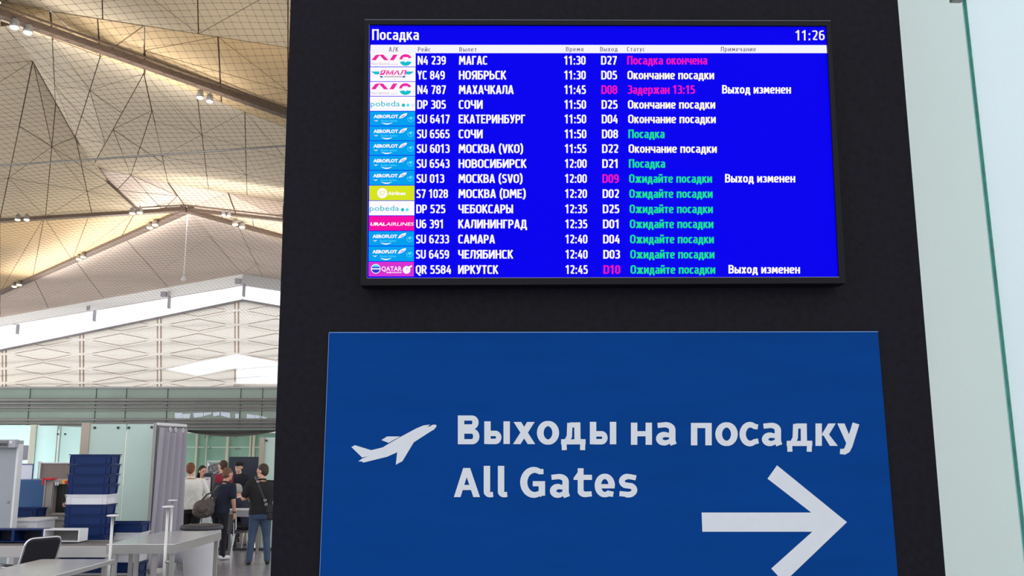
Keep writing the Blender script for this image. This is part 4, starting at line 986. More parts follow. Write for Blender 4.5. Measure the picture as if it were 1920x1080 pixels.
# metal detector
y = 14.6
mdt = thing('metal_detector', (sx(10, 1, y), y, 0), 'grey walk-through metal detector arch cut by the left edge', 'detector')
zt = zat(832, y)
xr1 = sx(33, 2.1, y); xl1 = sx(-14, 2.1, y)
MDM = mat('detector_grey', (158, 163, 170), .5, var=.04, scale=1.5)
MB().box(xl1, xr1, y, y+.08, .0, zt-.02).build('side_panel', MDM, mdt, bevel=.01); MB().box(xr1, xr1+.035, y-.02, y+.12, 0, zt+.02).build('edge_post', M_WHITE, mdt, bevel=.006)
MB().box(xl1-.9, xl1-.82, y, y+.55, 0, zt-.02).build('far_panel', MDM, mdt)
MB().box(xl1-.9, xr1-.08, y+.08, y+.5, zt-.25, zt-.02).build('cross_head', M_GREYP, mdt)
a = P(14, 824, y-.1); b = P(29, 839.5, y-.1); MB().box(a.x-.3, b.x, y-.12, y, b.z, a.z).build('control_box', mat('control_grey', (172, 172, 180), .5), mdt, bevel=.008)
a = P(-10, 826, y-.13); b = P(14, 838, y-.13); MB().box(a.x, b.x, y-.135, y-.12, b.z, a.z).build('keypad', mat('keypad_grey', (120, 120, 126), .5), mdt)
for i in range(4):
    p = P(1+i*3.6, 833, y-.14); MB().box(p.x-.008, p.x+.008, y-.142, y-.135, p.z-.02, p.z+.015).build('key', M_DARK, mdt)
p = P(20, 829, y-.125); MB().box(p.x-.022, p.x+.022, y-.126, y-.12, p.z-.02, p.z+.02).build('display', M_WHITE, mdt)
MB().box(xr1-.06, xr1+.04, y-.03, y+.1, zt, zt+.05).build('cap', M_GREYP, mdt)
p = P(14.5, 941, y); MB().tube([p, p+Vector((0, -.012, 0))], .024, 14).build('screw_cap', M_STEELD, mdt)

# ---- plastic trays
def make_tray(m_):
    t = empty('tray')
    L, W_, Hh_ = .60, .40, .135; t_ = .004
    b = MB(); k = .94
    def ring(sx_, sy_, z): return [(-L/2*sx_, -W_/2*sy_, z), (L/2*sx_, -W_/2*sy_, z), (L/2*sx_, W_/2*sy_, z), (-L/2*sx_, W_/2*sy_, z)]
    v = ring(k-.03, k-.03, 0)+ring(k, k, Hh_)+ring(k-.015, k-.02, Hh_)+ring(k-.045, k-.05, .006)
    f = [(0, 3, 2, 1)]+[(i, (i+1) % 4, 4+(i+1) % 4, 4+i) for i in range(4)]+[(4+i, 4+(i+1) % 4, 8+(i+1) % 4, 8+i) for i in range(4)]+[(8+i, 8+(i+1) % 4, 12+(i+1) % 4, 12+i) for i in range(4)]+[(12, 13, 14, 15)]
    b.add(v, f)
    b.build('shell', m_, t)
    r = MB()
    for a, c_ in (((-L/2, -W_/2), (L/2, -W_/2)), ((L/2, -W_/2), (L/2, W_/2)), ((L/2, W_/2), (-L/2, W_/2)), ((-L/2, W_/2), (-L/2, -W_/2))):
        n_ = Vector((c_[0]-a[0], c_[1]-a[1], 0)).normalized(); q_ = Vector((-n_.y, n_.x, 0))*.008
        r.bar(Vector((a[0], a[1], Hh_-.004))+q_, Vector((c_[0], c_[1], Hh_-.004))+q_, .018, .012)
        r.bar(Vector((a[0], a[1], Hh_-.030))+q_*1.6, Vector((c_[0], c_[1], Hh_-.030))+q_*1.6, .012, .006)
    r.build('rim', m_, t)
    for x_ in (-.28, -.225, .225, .28):
        MB().box(x_-.004, x_+.004, -W_/2*.965, -W_/2*.90, .004, Hh_-.03).build('rib', m_, t)
    for y_ in (-.13, .13):
        MB().box(L/2*.91, L/2*.965, y_-.004, y_+.004, .004, Hh_-.03).build('rib', m_, t)
    return t
tb, tw = make_tray(M_CRATE), make_tray(M_WHITE)
used = {'b': 0, 'w': 0}
def tray(kind, loc, rz, lab, grp, rx=0):
    src = tb if kind == 'b' else tw
    t = src if not used[kind] else copy_tree(src); used[kind] = 1
    t.location = loc; t.rotation_euler = (rx, 0, rz); tag(t, lab, 'tray', grp); return t
ORD = ['topmost', 'second from top', 'third from top', 'fourth from top', 'fifth from top', 'sixth from top', 'seventh from top', 'eighth from top', 'ninth from top', 'tenth from top', 'eleventh from top', 'twelfth from top', 'thirteenth from top', 'lowest']
y = 13.65; xc = sx(200, 1.3, y)-.30; ztop = zat(857.5, y); pitch = .1405
n1 = 14; zb0 = max(0.0, ztop-.135-pitch*(n1-1))

for k in range(n1):
    z = zb0+pitch*(n1-1-k); off = (.004*math.sin(k*2.3)+(.012 if k < 4 else 0)-(.006 if k > 7 else 0), .006*math.sin(k*1.7))
    kind = 'w' if k == 4 else 'b'
    tray(kind, (xc+off[0], y+.2+off[1], z), .012*math.sin(k*3.1), ('pale grey' if kind == 'w' else 'blue')+' plastic tray, '+ORD[k]+' in the tall stack', 'trays in the tall stack')
y = 14.1; xc2 = sx(264, .9, y)-.30; zt2 = zat(983, y)
kinds = 'bwwwbbb'; zb2 = zt2-.135-pitch*6
zb2 = max(0, zb2)
for k in range(7):
    tray(kinds[k], (xc2+.004*math.sin(k*2), y+.2+.004*math.cos(k), zb2+pitch*(6-k)), .012*math.sin(k*2.1), ('pale grey' if kinds[k] == 'w' else 'blue')+' plastic tray, '+(ORD[k] if k < 6 else 'lowest')+' in the shorter stack', 'trays in the shorter stack')
# tray on the scanner roller bed and at the back
tray('b', (sx(43, 1, 16.1), 16.15, zat(970, 15.9)+.002), 0, 'blue tray lying on the roller bed before the blue scanner panel', 'loose trays')
# ---- foreground roller conveyor
ZC = .80; yn, yf = 12.45, 13.25; xR = sx(213, ZC, yn); xL = -9.5
cv = thing('roller_conveyor', ((xR+xL)/2, yn, 0), 'long steel roller conveyor in front of the tall tray stack', 'conveyor')
MB().box(xL, xR, yn-.03, yn, ZC-.13, ZC+.012).build('side_rail', mat('rail_pale', (172, 169, 168), .4, .4), cv, bevel=.004); MB().box(xL, xR, yf, yf+.03, ZC-.11, ZC+.01).build('side_rail', M_STEELD, cv)
rm = MB().tube([(0, yn+.005, ZC-.022), (0, yf-.005, ZC-.022)], .021, 10); r0_ = None
for i in range(62):
    x = xR-.04-i*.05
    if r0_ is None: r0_ = rm.build('roller', M_PIPE, cv, smooth=True); bx_ = r0_.location.copy(); c_ = r0_
    else: c_ = r0_.copy(); COL.objects.link(c_)
    c_.location = (x-0, 0, 0)
for i in range(5):
    x = xR-.05-i*1.0
    for yy in (yn+.0, yf-.04): MB().box(x-.05, x, yy, yy+.04, 0, ZC-.1).build('leg', M_STEELD, cv)
for zz, yy in ((.35, yn+.02), (.35, yf-.02)): MB().box(xL, xR-.1, yy-.015, yy+.015, zz, zz+.03).build('brace', M_STEELD, cv)
# open-fronted bins on the conveyor
def bin_(px0, px1, m_in, m_out, lab):
    y = 13.0; z = ZC+.013; a, b = sx(px0, z+.08, y), sx(px1, z+.08, y); h = zat(992.5, y)-z; t_ = .014; dp = .26
    y0_ = y-.02
    o = thing('open_bin', ((a+b)/2, y, z), lab, 'bin', 'bins on the roller conveyor')
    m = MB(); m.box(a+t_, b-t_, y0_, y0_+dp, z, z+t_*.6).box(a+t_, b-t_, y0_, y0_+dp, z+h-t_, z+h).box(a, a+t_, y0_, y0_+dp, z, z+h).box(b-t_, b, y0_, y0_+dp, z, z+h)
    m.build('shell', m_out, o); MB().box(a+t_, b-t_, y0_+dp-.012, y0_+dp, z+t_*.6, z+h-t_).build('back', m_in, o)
    r = MB()
    for u, v in (((a-.006, z), (a+.012, z+h+.006)), ((b-.012, z), (b+.006, z+h+.006))): r.box(u[0], v[0], y0_-.012, y0_, u[1], v[1])
    r.box(a+.012, b-.012, y0_-.012, y0_, z+h-.008, z+h+.008); r.build('rim', m_out, o)
    return o
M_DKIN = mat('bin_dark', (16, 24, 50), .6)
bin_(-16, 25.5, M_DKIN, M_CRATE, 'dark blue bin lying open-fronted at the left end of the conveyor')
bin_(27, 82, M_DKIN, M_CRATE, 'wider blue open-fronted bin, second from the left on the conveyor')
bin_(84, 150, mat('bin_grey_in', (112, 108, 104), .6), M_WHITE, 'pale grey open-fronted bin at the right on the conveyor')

# ---- stainless tables
def table(name, x0, x1, y0, y1, zt, lab, legs, apr=.11):
    t = thing(name, ((x0+x1)/2, y0, 0), lab, 'table', 'stainless steel tables')
    MB().box(x0, x1, y0, y1, zt-.012, zt).build('top', M_STEEL, t, bevel=.003)
    for (a, b, c_, d_) in ((x0, x1, y0, y0+.015), (x0, x1, y1-.015, y1), (x0, x0+.015, y0+.015, y1-.015), (x1-.015, x1, y0+.015, y1-.015)):
        MB().box(a, b, c_, d_, zt-apr, zt-.012).build('apron', M_STEELD, t)
    for lx, ly in legs: MB().box(lx-.025, lx+.025, ly-.025, ly+.025, 0, zt-apr+.02).lathe((lx, ly, 0), [(.03, 0), (.03, .02), (.02, .04)], 10).build('leg', M_STEELD, t)
    return t
x0, x1 = -5.36, -4.50
zt1 = .815
p = G(75, 1049, zt1); p2 = G(217, 1047.5, zt1)
table('steel_table', p.x, p2.x, 8.6, (p.y+p2.y)/2, zt1, 'long stainless steel table in the bottom left corner', [(p.x+.05, 8.7), (p2.x-.05, 8.7), (p.x+.05, p.y-.08), (p2.x-.05, p.y-.08)], .05)
a, b = G(200, 1020, .9), G(326, 1020, .9); c_ = G(418, 996, .9)
table('steel_table', a.x, b.x+.01, a.y, c_.y, .9, 'stainless steel table behind the slim posts, before the waste bin', [(a.x+.09, a.y+.05), (b.x-.03, a.y+.05), (a.x+.09, c_.y-.08), (b.x-.03, c_.y-.08), (a.x+.09, (a.y+c_.y)/2-.2), (b.x-.25, a.y+.08)], .115)
# ---- slim posts with round tops
def post(px, pyt, d, lab):
    p = P(px, pyt, d); t = thing('slim_post', (p.x, d, 0), lab, 'post', 'slim round-topped posts')
    MB().tube([(p.x, d, .02), (p.x, d, p.z)], .017, 10).build('pole', mat('post_pale', (190, 188, 186), .3, .6), t, smooth=True)
    MB().lathe((p.x, d, p.z), [(.03, -.01), (.068, 0), (.07, .008), (.05, .016)], 20).build('cap', M_WHITE, t); MB().lathe((p.x, d, 0), [(.15, 0), (.15, .012), (.03, .025)], 24).build('base', M_STEELD, t)
    MB().tube([(p.x+.02, d, .72), (p.x+.055, d, .72)], .02, 8).build('bracket', M_STEELD, t)
post(211.5, 967.5, 11.4, 'slim round-topped post at the left front of the steel table')
post(315, 951, 11.5, 'slim round-topped post in front of the steel table near its right corner')
post(323.5, 939, 14.05, 'slim round-topped post farthest back, against the curtain')
# ---- waste bin
y = 14.75; zt = zat(990, y)
wbn = thing('waste_bin', (sx(380, .5, y), y, 0), 'large pale tapered waste bin with a dark lid behind the steel table', 'bin')
xc_ = sx(378.5, .9, y); 
MB().lathe((xc_, y, 0), [(.20, 0), (.215, .02), (.285, zt-.03), (.297, zt-.02), (.297, zt)], 32).build('body', M_WHITE, wbn, smooth=True)
MB().lathe((xc_, y, zt), [(.305, -.02), (.318, -.015), (.318, .02), (.30, .045), (.22, .055), (.2, .045), (.19, .05)], 32).build('lid', M_DARK, wbn, smooth=True)
# ---- chair beside the table
ch = thing('visitor_chair', (0, 0, 0), 'black padded chair with a chrome frame behind the near steel table', 'chair')
BKM = mat('black_vinyl', (26, 25, 32), .4, spec=.4)
def rrect(w_, h_, r_, n=5):
    pts = []
    for cx_, cy_, a0 in ((w_/2-r_, h_/2-r_, 0), (-w_/2+r_, h_/2-r_, 90), (-w_/2+r_, -h_/2+r_, 180), (w_/2-r_, -h_/2+r_, 270)):
        for i in range(n+1): a = math.radians(a0+90*i/n); pts.append((cx_+r_*math.cos(a), cy_+r_*math.sin(a)))
    return pts
# local frame: seat faces -y, back at +y, leaning back
BK = Matrix.Rotation(math.radians(-20), 3, 'X')
def bp(u, v, w_=0): return BK @ Vector((u, w_, v))+Vector((0, .24, .765))
MB().slab([bp(u, v, -.02) for u, v in rrect(.44, .44, .07)], bp(0, 0, .03)-bp(0, 0, 0)).build('backrest', BKM, ch, bevel=.008)
MB().slab([Vector((u, v-.02, .44)) for u, v in rrect(.46, .44, .06)], (0, 0, .05)).build('seat', BKM, ch, bevel=.01)
R_ = [bp(u, v, -.005) for u, v in rrect(.47, .47, .08)]; R_.append(R_[0])
MB().tube(R_, .012, 8, cap=False).build('back_frame', M_CHROME, ch, smooth=True)
for s_ in (-1, 1):
    MB().tube([(s_*.25, .24, .02), (s_*.25, .22, .45), bp(s_*.235, -.1)], .012, 8).build('leg', M_CHROME, ch, smooth=True)
    MB().tube([(s_*.25, -.22, .01), (s_*.255, -.24, .40), (s_*.26, -.2, .62), (s_*.26, -.1, .655), (s_*.26, .1, .65), bp(s_*.24, -.08)], .012, 8).build('leg', M_CHROME, ch, smooth=True)
    MB().tube([(s_*.26, -.17, .67), (s_*.26, .12, .67)], .02, 8).build('armrest', M_BLK, ch, smooth=True)
pc = P(82, 1035, 11.75); ch.location = (pc.x-.22, 11.78, 0); ch.rotation_euler = (0, 0, math.radians(-118))
# ---- white counter and chairs in the queue
y = 19.15; zt = zat(955.5, y)
qt = thing('white_counter', (sx(455, .8, y), y, 0), 'long pale perforated counter between the standing men', 'table')
xa, xb = sx(424, .8, y), sx(500, .8, y)
MB().box(xa, xb, y, y+.5, zt-.03, zt).build('top', M_WHITE, qt); MB().box(xa+.02, xb, y+.01, y+.03, zt-.14, zt-.03).build('apron', M_GREYP, qt)
m = MB()
for i in range(22): m.box(xa+.06+i*.034, xa+.072+i*.034, y-.003, y, zt-.022, zt-.012)
tag(m.build('perforation', M_DARK, qt), kind='stuff')
for px in (427, 480): MB().box(sx(px, .4, y), sx(px, .4, y)+.04, y+.05, y+.09, 0, zt-.03).build('leg', M_STEELD, qt)
PI_ = 2.7
def simple_chair(px, y, rz, lab):
    x = sx(px, .5, y); t = thing('metal_chair', (x, y, 0), lab, 'chair', rz=0)
    Rz = Matrix.Rotation(rz, 3, 'Z'); q_ = lambda a, b, c: Rz @ Vector((a, b, c))+Vector((x, y, 0))
    MB().slab([q_(a, b, .45) for a, b in rrect(.42, .42, .06)], (0, 0, .035)).build('seat', BKM, t)
    MB().slab([q_(a, .2, .66+b) for a, b in rrect(.42, .32, .06)], q_(0, .03, 0)-q_(0, 0, 0)).build('backrest', BKM, t)
    for s_ in (-1, 1):
        MB().tube([q_(s_*.2, -.24, 0), q_(s_*.19, -.19, .44)], .013, 8).build('leg', M_CHROME, t); MB().tube([q_(s_*.2, .26, 0), q_(s_*.2, .2, .44), q_(s_*.2, .21, .66)], .013, 8).build('leg', M_CHROME, t)
simple_chair(436, 18.82, PI_, 'black chair with thin chrome legs pushed under the pale counter')
simple_chair(468, 20.35, math.pi/2-.2, 'black chair under the seated man in the navy jacket')
sc2 = thing('side_cabinet', (sx(478, .6, 21.1), 21.0, 0), 'narrow taupe cabinet behind the seated man', 'cabinet')
zt = zat(925.5, 21.0)
MB().box(sx(452, .9, 21.0), sx(505, .9, 21.0), 21.0, 21.42, .04, zt).build('body', MXR, sc2, bevel=.01); MB().box(sx(455, .9, 21.0), sx(478, .9, 21.0), 20.985, 21.0, .1, zt-.06).build('door', M_TAUPE, sc2)
tray('b', (sx(477, 1.1, 21.0), 21.21, zt+.002), 0, 'blue tray on the side cabinet in front of the dark screen', 'loose trays')
# kiosk device
y = 19.6
kd = thing('desk_device', (sx(388, 1.2, y), y, 0), 'white upright device with a rounded navy top beside the woman', 'device')
z0_, z1_ = zat(935, y), zat(894, y)
bx(MB(), 382, 394.5, y, 0, z1_, .15, 1.3).build('body', M_WHITE, kd, bevel=.01)
m = MB(); xa, xb = sx(381.5, 1.5, y), sx(397, 1.5, y); xc_ = (xa+xb)/2; r_ = (xb-xa)/2
m.slab([Vector((xc_+r_*math.cos(math.radians(a)), y-.02, z1_+r_*.95*math.sin(math.radians(a)))) for a in range(0, 181, 12)], (0, .2, 0)); m.build('hood', mat('navy_hood', (34, 38, 60), .5), kd)
bx(MB(), 395, 397.5, y-.01, z0_, z1_, .17, 1.3).build('side_trim', M_BLK, kd)
bx(MB(), 385.5, 391, y-.006, zat(899, y), zat(897.8, y), .006, 1.4).build('slot', M_DARK, kd)
# floor rail
tag(MB().box(-9.5, -4.2, 19.95, 20.0, 0, .05).build('floor_rail', M_DARK, origin=(-7, 19.95, 0)), 'low dark threshold strip on the floor behind the standing men', 'threshold')

# ================================================================== PEOPLE
SKIN = mat('skin', (214, 160, 134), .5, var=.05, scale=9); SKINP = mat('skin_pale', (222, 178, 156), .5)
def remesh(mb, name, m_, parent, vox, sm=4, mats=None):
    me = bpy.data.meshes.new('tmp'); me.from_pydata(mb.v, [], mb.f); o = bpy.data.objects.new('tmp', me); COL.objects.link(o)
    r = o.modifiers.new('r', 'REMESH'); r.mode = 'VOXEL'; r.voxel_size = vox
    s_ = o.modifiers.new('s', 'SMOOTH'); s_.factor = .5; s_.iterations = sm
    dg = bpy.context.evaluated_depsgraph_get(); n = bpy.data.meshes.new_from_object(o.evaluated_get(dg))
    bpy.data.objects.remove(o); bpy.data.meshes.remove(me)
    n.name = name; n.materials.clear(); n.materials.append(m_)
    n.polygons.foreach_set('use_smooth', [True]*len(n.polygons))
    q_ = bpy.data.objects.new(name, n); COL.objects.link(q_); q_.parent = parent
    return q_
def person(label, x, y, rot, height=1.78, hz=.93, lean=(0, 0), turn=0, nod=0, arms=None, legs=None, shirt=(230, 230, 230), sleeve='long', hem=.88, trousers=(24, 24, 30), shoes=(20, 20, 22),
           hair=(70, 48, 36), hairlong=False, cap=None, build=1.0, skin=SKIN, vox=.010, collar=None, extra=None, cloth_rough=.85):
    k = height/1.78
    root = thing('person', (x, y, 0), label, 'person'); root.rotation_euler = (0, 0, rot); root.scale = (k, k, k)
    dz = hz-.93
    def U(p): p = Vector(p); h = p.z-.93; return Vector((p.x+lean[0]*max(h, -.05), p.y+lean[1]*max(h, -.05), p.z+dz-.12*(lean[0]**2+lean[1]**2)*max(h, 0)))
    A = arms or {}
    la = A.get('l', ((.25, .02, 1.17), (.27, -.06, .93))); ra = A.get('r', ((-.25, .02, 1.17), (-.27, -.06, .93)))
    lg = legs or {}
    lk, lank = lg.get('l', ((.10, -.02, .50), (.11, .03, .09))); rk, rank = lg.get('r', ((-.10, -.02, .50), (-.11, .03, .09)))
    b_ = build
    def torso(mb, g, z0_=.80, z1_=1.47):
        prof = [(.80, .150, .105), (.88, .165, .115), (.95, .160, .112), (1.04, .148, .104), (1.14, .158, .11), (1.26, .176, .12), (1.36, .182, .115), (1.42, .165, .10), (1.46, .12, .082), (1.49, .07, .066)]
        prof = [p_ for p_ in prof if z0_ <= p_[0] <= z1_+.001]
        n = 20; vs = []
        for (z, rx, ry) in prof:
            for i in range(n):
                a = 2*math.pi*i/n; c, s__ = math.cos(a), math.sin(a)
                e_ = .85
                vs.append(U(((rx*b_+g)*math.copysign(abs(c)**e_, c), (ry*b_+g)*math.copysign(abs(s__)**e_, s__)+.01, z)))
        L = len(prof); fs = [(i*n+j, i*n+(j+1) % n, (i+1)*n+(j+1) % n, (i+1)*n+j) for i in range(L-1) for j in range(n)]
        fs += [tuple(reversed(range(n))), tuple((L-1)*n+j for j in range(n))]; mb.add(vs, fs)
    SHL, SHR = (.178*b_, .01, 1.415), (-.178*b_, .01, 1.415)
    def arm(mb, sh, el, wr, g, upto):
        s0_, e0, w0 = U(sh), U(el), U(wr)
        if upto == 'short': mb.cone(s0_, s0_+(e0-s0_)*.72, .056+g+.004, .050+g+.008)
        else: mb.cone(s0_, e0, .054+g, .042+g); mb.cone(e0, w0-(w0-e0)*(.06 if g else 0), .043+g, (.029 if g == 0 else .036+g*.6))
    def hand(mb, el, wr, side):
        w0 = U(wr); d = (w0-U(el)).normalized(); up = Vector((side, 0, 0)) if abs(d.x) < .8 else Vector((0, 0, 1))
        sd = d.cross(up).normalized(); nm = sd.cross(d).normalized()    # sd: across the palm, nm: back of hand
        pc_ = w0+d*.05
        for q_ in (-.024, -.008, .008, .024): mb.cone(w0+d*.005+sd*q_*.6, w0+d*.085+sd*q_*1.15, .015, .0125, 8, 2)
        for q_, L_ in ((-.030, .062), (-.010, .078), (.011, .072), (.031, .055)):
            a = w0+d*.085+sd*q_; c1 = a+d*L_*.52-nm*.012; c2 = c1+d*L_*.34-nm*.026
            mb.cone(a, c1, .0105, .0095, 7, 2); mb.cone(c1, c2, .0095, .0082, 7, 2)
        a = w0+d*.03-sd*.026; c1 = a+d*.032-sd*.026-nm*.012; c2 = c1+d*.034-sd*.006-nm*.012
        mb.cone(a, c1, .014, .0115, 7, 2); mb.cone(c1, c2, .0115, .0095, 7, 2)
    # body
    mb = MB(); torso(mb, -.012)
    for (hx, kn, an) in ((.085, lk, lank), (-.085, rk, rank)):
        mb.cone((hx, .01, hz-.03), kn, .085, .054); mb.cone(kn, an, .052, .036); mb.cone(an, (an[0]*1.05, an[1]-.14, .035 if an[2] < .2 else an[2]-.05), .036, .03)
    for (sh, (el, wr), sd_) in ((SHL, la, 1), (SHR, ra, -1)): arm(mb, sh, el, wr, 0, 'all'); hand(mb, el, wr, sd_)
    HC = U((0, -.012, 1.640)); NB = U((0, .012, 1.46))
    HR = Matrix.Rotation(turn, 3, 'Z') @ Matrix.Rotation(nod, 3, 'X')
    HS = 1.07; HR = HR @ Matrix.Scale(HS, 3)
    hp = lambda a, b, c: HC+HR @ Vector((a, b, c))
    mb.cone(NB, HC+Vector((0, .02, -.06)), .060, .054)
    mb.ell(HC+HR @ Vector((0, .008, .022)), (.074, .094, .096), 18, 12, HR); mb.ell(hp(0, -.022, -.048), (.055, .064, .062), 16, 10, HR)
    mb.cone(hp(0, -.088, .008), hp(0, -.106, -.026), .008, .0125, 8, 2); mb.cone(hp(-.018, -.086, -.068), hp(.018, -.086, -.068), .010, .010, 8, 2)
    mb.ell(hp(0, -.078, -.093), (.022, .018, .016), 8, 6, HR)
    for s__ in (-1, 1): mb.ell(hp(s__*.077, .012, -.008), (.010, .020, .031), 10, 8, HR); mb.ell(hp(s__*.034, -.072, .026), (.026, .016, .008), 8, 6, HR)
    remesh(mb, 'body', skin, root, min(vox, .0085), 3)
    # face
    EW = mat('eye_white', (232, 228, 224), .3); EB = mat('iris_dark', (40, 30, 26), .3); LP = mat('lip', (176, 96, 92), .5)
    for s__ in (-1, 1):
        MB().ell(hp(s__*.032, -.084, .004), (.013, .009, .0075), 10, 8, HR).build('eye', EW, root, smooth=True, origin=(0, 0, 0)); MB().ell(hp(s__*.032, -.091, .004), (.006, .004, .006), 8, 6, HR).build('iris', EB, root, smooth=True, origin=(0, 0, 0))
    MB().ell(hp(0, -.098, -.064), (.021, .005, .006), 10, 6, HR).build('mouth', LP, root, smooth=True, origin=(0, 0, 0))
    HM = mat('hair_%d_%d_%d' % hair, hair, .75, var=.35, scale=60, bump=.6)
    hb = MB(); hb.ell(hp(0, .022, .040), (.080, .094, .092), 20, 12, HR); hb.ell(hp(0, .045, .0), (.073, .070, .085), 16, 10, HR)
    if hairlong:
        for i in range(9): a = math.radians(20+140*i/8); hb.cone(hp(.07*math.cos(a), .02+.055*math.sin(a), .03), hp(.088*math.cos(a), .02+.07*math.sin(a), -.19), .03, .02, 8, 2)
    remesh(hb, 'hair', HM, root, .008, 2)
    for s__ in (-1, 1): MB().cone(hp(s__*.018, -.089, .030), hp(s__*.048, -.078, .030), .004, .003, 6, 2).build('eyebrow', HM, root, origin=(0, 0, 0))
    if cap:
        cm = mat('cap_cloth', cap, .8); c2 = MB(); c2.lathe((0, 0, 0), [(.087, .03), (.092, .045), (.106, .085), (.104, .10), (.07, .12), (.01, .125)], 22, 1, 1.1)
        c2.v = [tuple(HC+HR @ Vector((v_[0], v_[1]+.008, v_[2]))) for v_ in c2.v]; c2.build('cap', cm, root, smooth=True, origin=(0, 0, 0))
        MB().slab([hp(.07*math.cos(math.radians(a)), -.075-.045*math.sin(math.radians(a)), .035) for a in range(0, 181, 15)], HR @ Vector((0, 0, .008))).build('peak', cm, root, origin=(0, 0, 0))
    # clothes
    SM = mat('cloth_%d_%d_%d' % tuple(shirt), shirt, cloth_rough, var=.10, scale=7, bump=.35)
    mb = MB(); torso(mb, .012, hem if hem > .8 else .80, 1.47)
    if hem < .86 or True:
        h0_ = max(hem, .80)
    for (sh, (el, wr)) in ((SHL, la), (SHR, ra)):
        mb.cone(U((sh[0]*.5, sh[1], 1.44)), U(sh), .05, .064)
        arm(mb, sh, el, wr, .012, 'short' if sleeve == 'short' else 'long')
    # soft folds
    rnd = random.Random(int(x*100))
    for i in range(9):
        a = rnd.uniform(0, 2*math.pi); z = rnd.uniform(max(hem, .95), 1.3); c, s__ = math.cos(a), math.sin(a); rr = (.158*b_+.012, .110*b_+.012)
        p_ = Vector((rr[0]*c, rr[1]*s__+.01, z)); q_ = Vector((rr[0]*math.cos(a+.35), rr[1]*math.sin(a+.35)+.01, z+rnd.uniform(.05, .16)))
        mb.cone(U(p_), U(q_), .012, .006, 6, 2)
    remesh(mb, 'shirt', SM, root, .012, 4)
    TM = mat('trousers_%d_%d_%d' % tuple(trousers), trousers, .9, var=.18, scale=5, bump=.3)
    mb = MB(); n = 18
    vs = []; PR = [(.80, .158, .115), (.88, .174, .124), (.95, .168, .12), (.99, .162, .117)]
    for (z, rx, ry) in PR:
        for i in range(n): a = 2*math.pi*i/n; vs.append(U((rx*b_*math.cos(a), ry*b_*math.sin(a)+.01, z)))
    mb.add(vs, [(i*n+j, i*n+(j+1) % n, (i+1)*n+(j+1) % n, (i+1)*n+j) for i in range(3) for j in range(n)]+[tuple(reversed(range(n))), tuple(3*n+j for j in range(n))])
    for (hx, kn, an) in ((.085, lk, lank), (-.085, rk, rank)):
        kn, an = Vector(kn), Vector(an)
        mb.cone((hx, .01, hz-.04), kn, .094*b_, .072); mb.cone(kn, an+(kn-an)*.02, .070, .056); mb.cone(an+(kn-an)*.10, an-(kn-an)*.02, .060, .062, 10, 2)
    remesh(mb, 'trousers', TM, root, .012, 4)
    SHM = mat('shoe_%d_%d_%d' % tuple(shoes), shoes, .45)
    for an in (lank, rank):
        a = Vector(an); low = a.z < .2; z = .045 if low else a.z-.045
        mb = MB(); mb.cone((a.x, a.y+.03, z+.008), (a.x*1.12, a.y-.15, z-.004), .046, .040, 12, 3); mb.cone((a.x, a.y+.02, z+.02), (a.x, a.y+.01, z+.065), .045, .042, 12, 3)
        mb.v = [(v_[0], v_[1], max(v_[2], z-.044)) for v_ in mb.v]
        remesh(mb, 'shoe', SHM, root, .009, 2)
    if collar: 
        cm = mat('collar_%d_%d_%d' % tuple(collar), collar, .8); pts = []
        for i in range(21): a = 2*math.pi*i/20; pts.append(U((.068*math.cos(a), .066*math.sin(a)+.012, 1.490+.012*math.sin(a))))
        MB().tube(pts, .015, 8, cap=False).build('collar', cm, root, smooth=True, origin=(0, 0, 0))
    return root, U, hp
PI = math.pi
X = lambda px, d, z=1.0: sx(px, z, d)
# white shirt
person('man in a white long-sleeved shirt and black trousers seen from behind', X(361, 18.95), 18.95, PI+.1, 1.79, lean=(.10, .04), turn=.1, nod=.22, build=1.24,
       arms={'l': ((.30, -.03, 1.16), (.16, -.26, 1.10)), 'r': ((-.31, -.03, 1.15), (-.18, -.26, 1.08))}, shirt=(238, 236, 230), sleeve='long', hem=.88, hair=(120, 72, 48), collar=(240, 238, 234), trousers=(20, 20, 24),
       legs={'l': ((.13, -.03, .50), (.17, .06, .09)), 'r': ((-.06, -.02, .50), (-.03, .0, .09))})
# navy T-shirt
p2_, U2, _ = person('man in a navy T-shirt and dark trousers with white trainers', X(414, 18.3), 18.3, PI-.45, 1.71, lean=(-.10, -.09), turn=-.15, nod=.12, build=1.14,
       arms={'l': ((.27, -.04, 1.17), (.20, -.20, 1.02)), 'r': ((-.27, -.01, 1.14), (-.27, -.10, .90))}, shirt=(26, 32, 54), sleeve='short', hem=.86, hair=(112, 80, 62), trousers=(24, 25, 36), shoes=(222, 222, 226),
       legs={'l': ((.10, -.06, .50), (.10, .02, .09)), 'r': ((-.09, -.02, .50), (-.10, .0, .09))}, collar=(26, 32, 54))
# black polo
p3_, U3, _ = person('man in a black polo shirt and blue jeans with a black shoulder bag', X(489, 17.5), 17.5, PI+.35, 1.79, lean=(0, .0), turn=.85, nod=.05, build=1.22,
       arms={'l': ((.31, -.03, 1.16), (.12, -.27, 1.18)), 'r': ((-.30, -.03, 1.15), (-.10, -.28, 1.12))}, shirt=(24, 24, 28), sleeve='short', hem=.86, hair=(62, 48, 42), trousers=(62, 78, 104), shoes=(26, 26, 30), collar=(30, 30, 34),
       legs={'l': ((.13, -.02, .50), (.17, .02, .09)), 'r': ((-.12, -.02, .50), (-.15, .03, .09))})
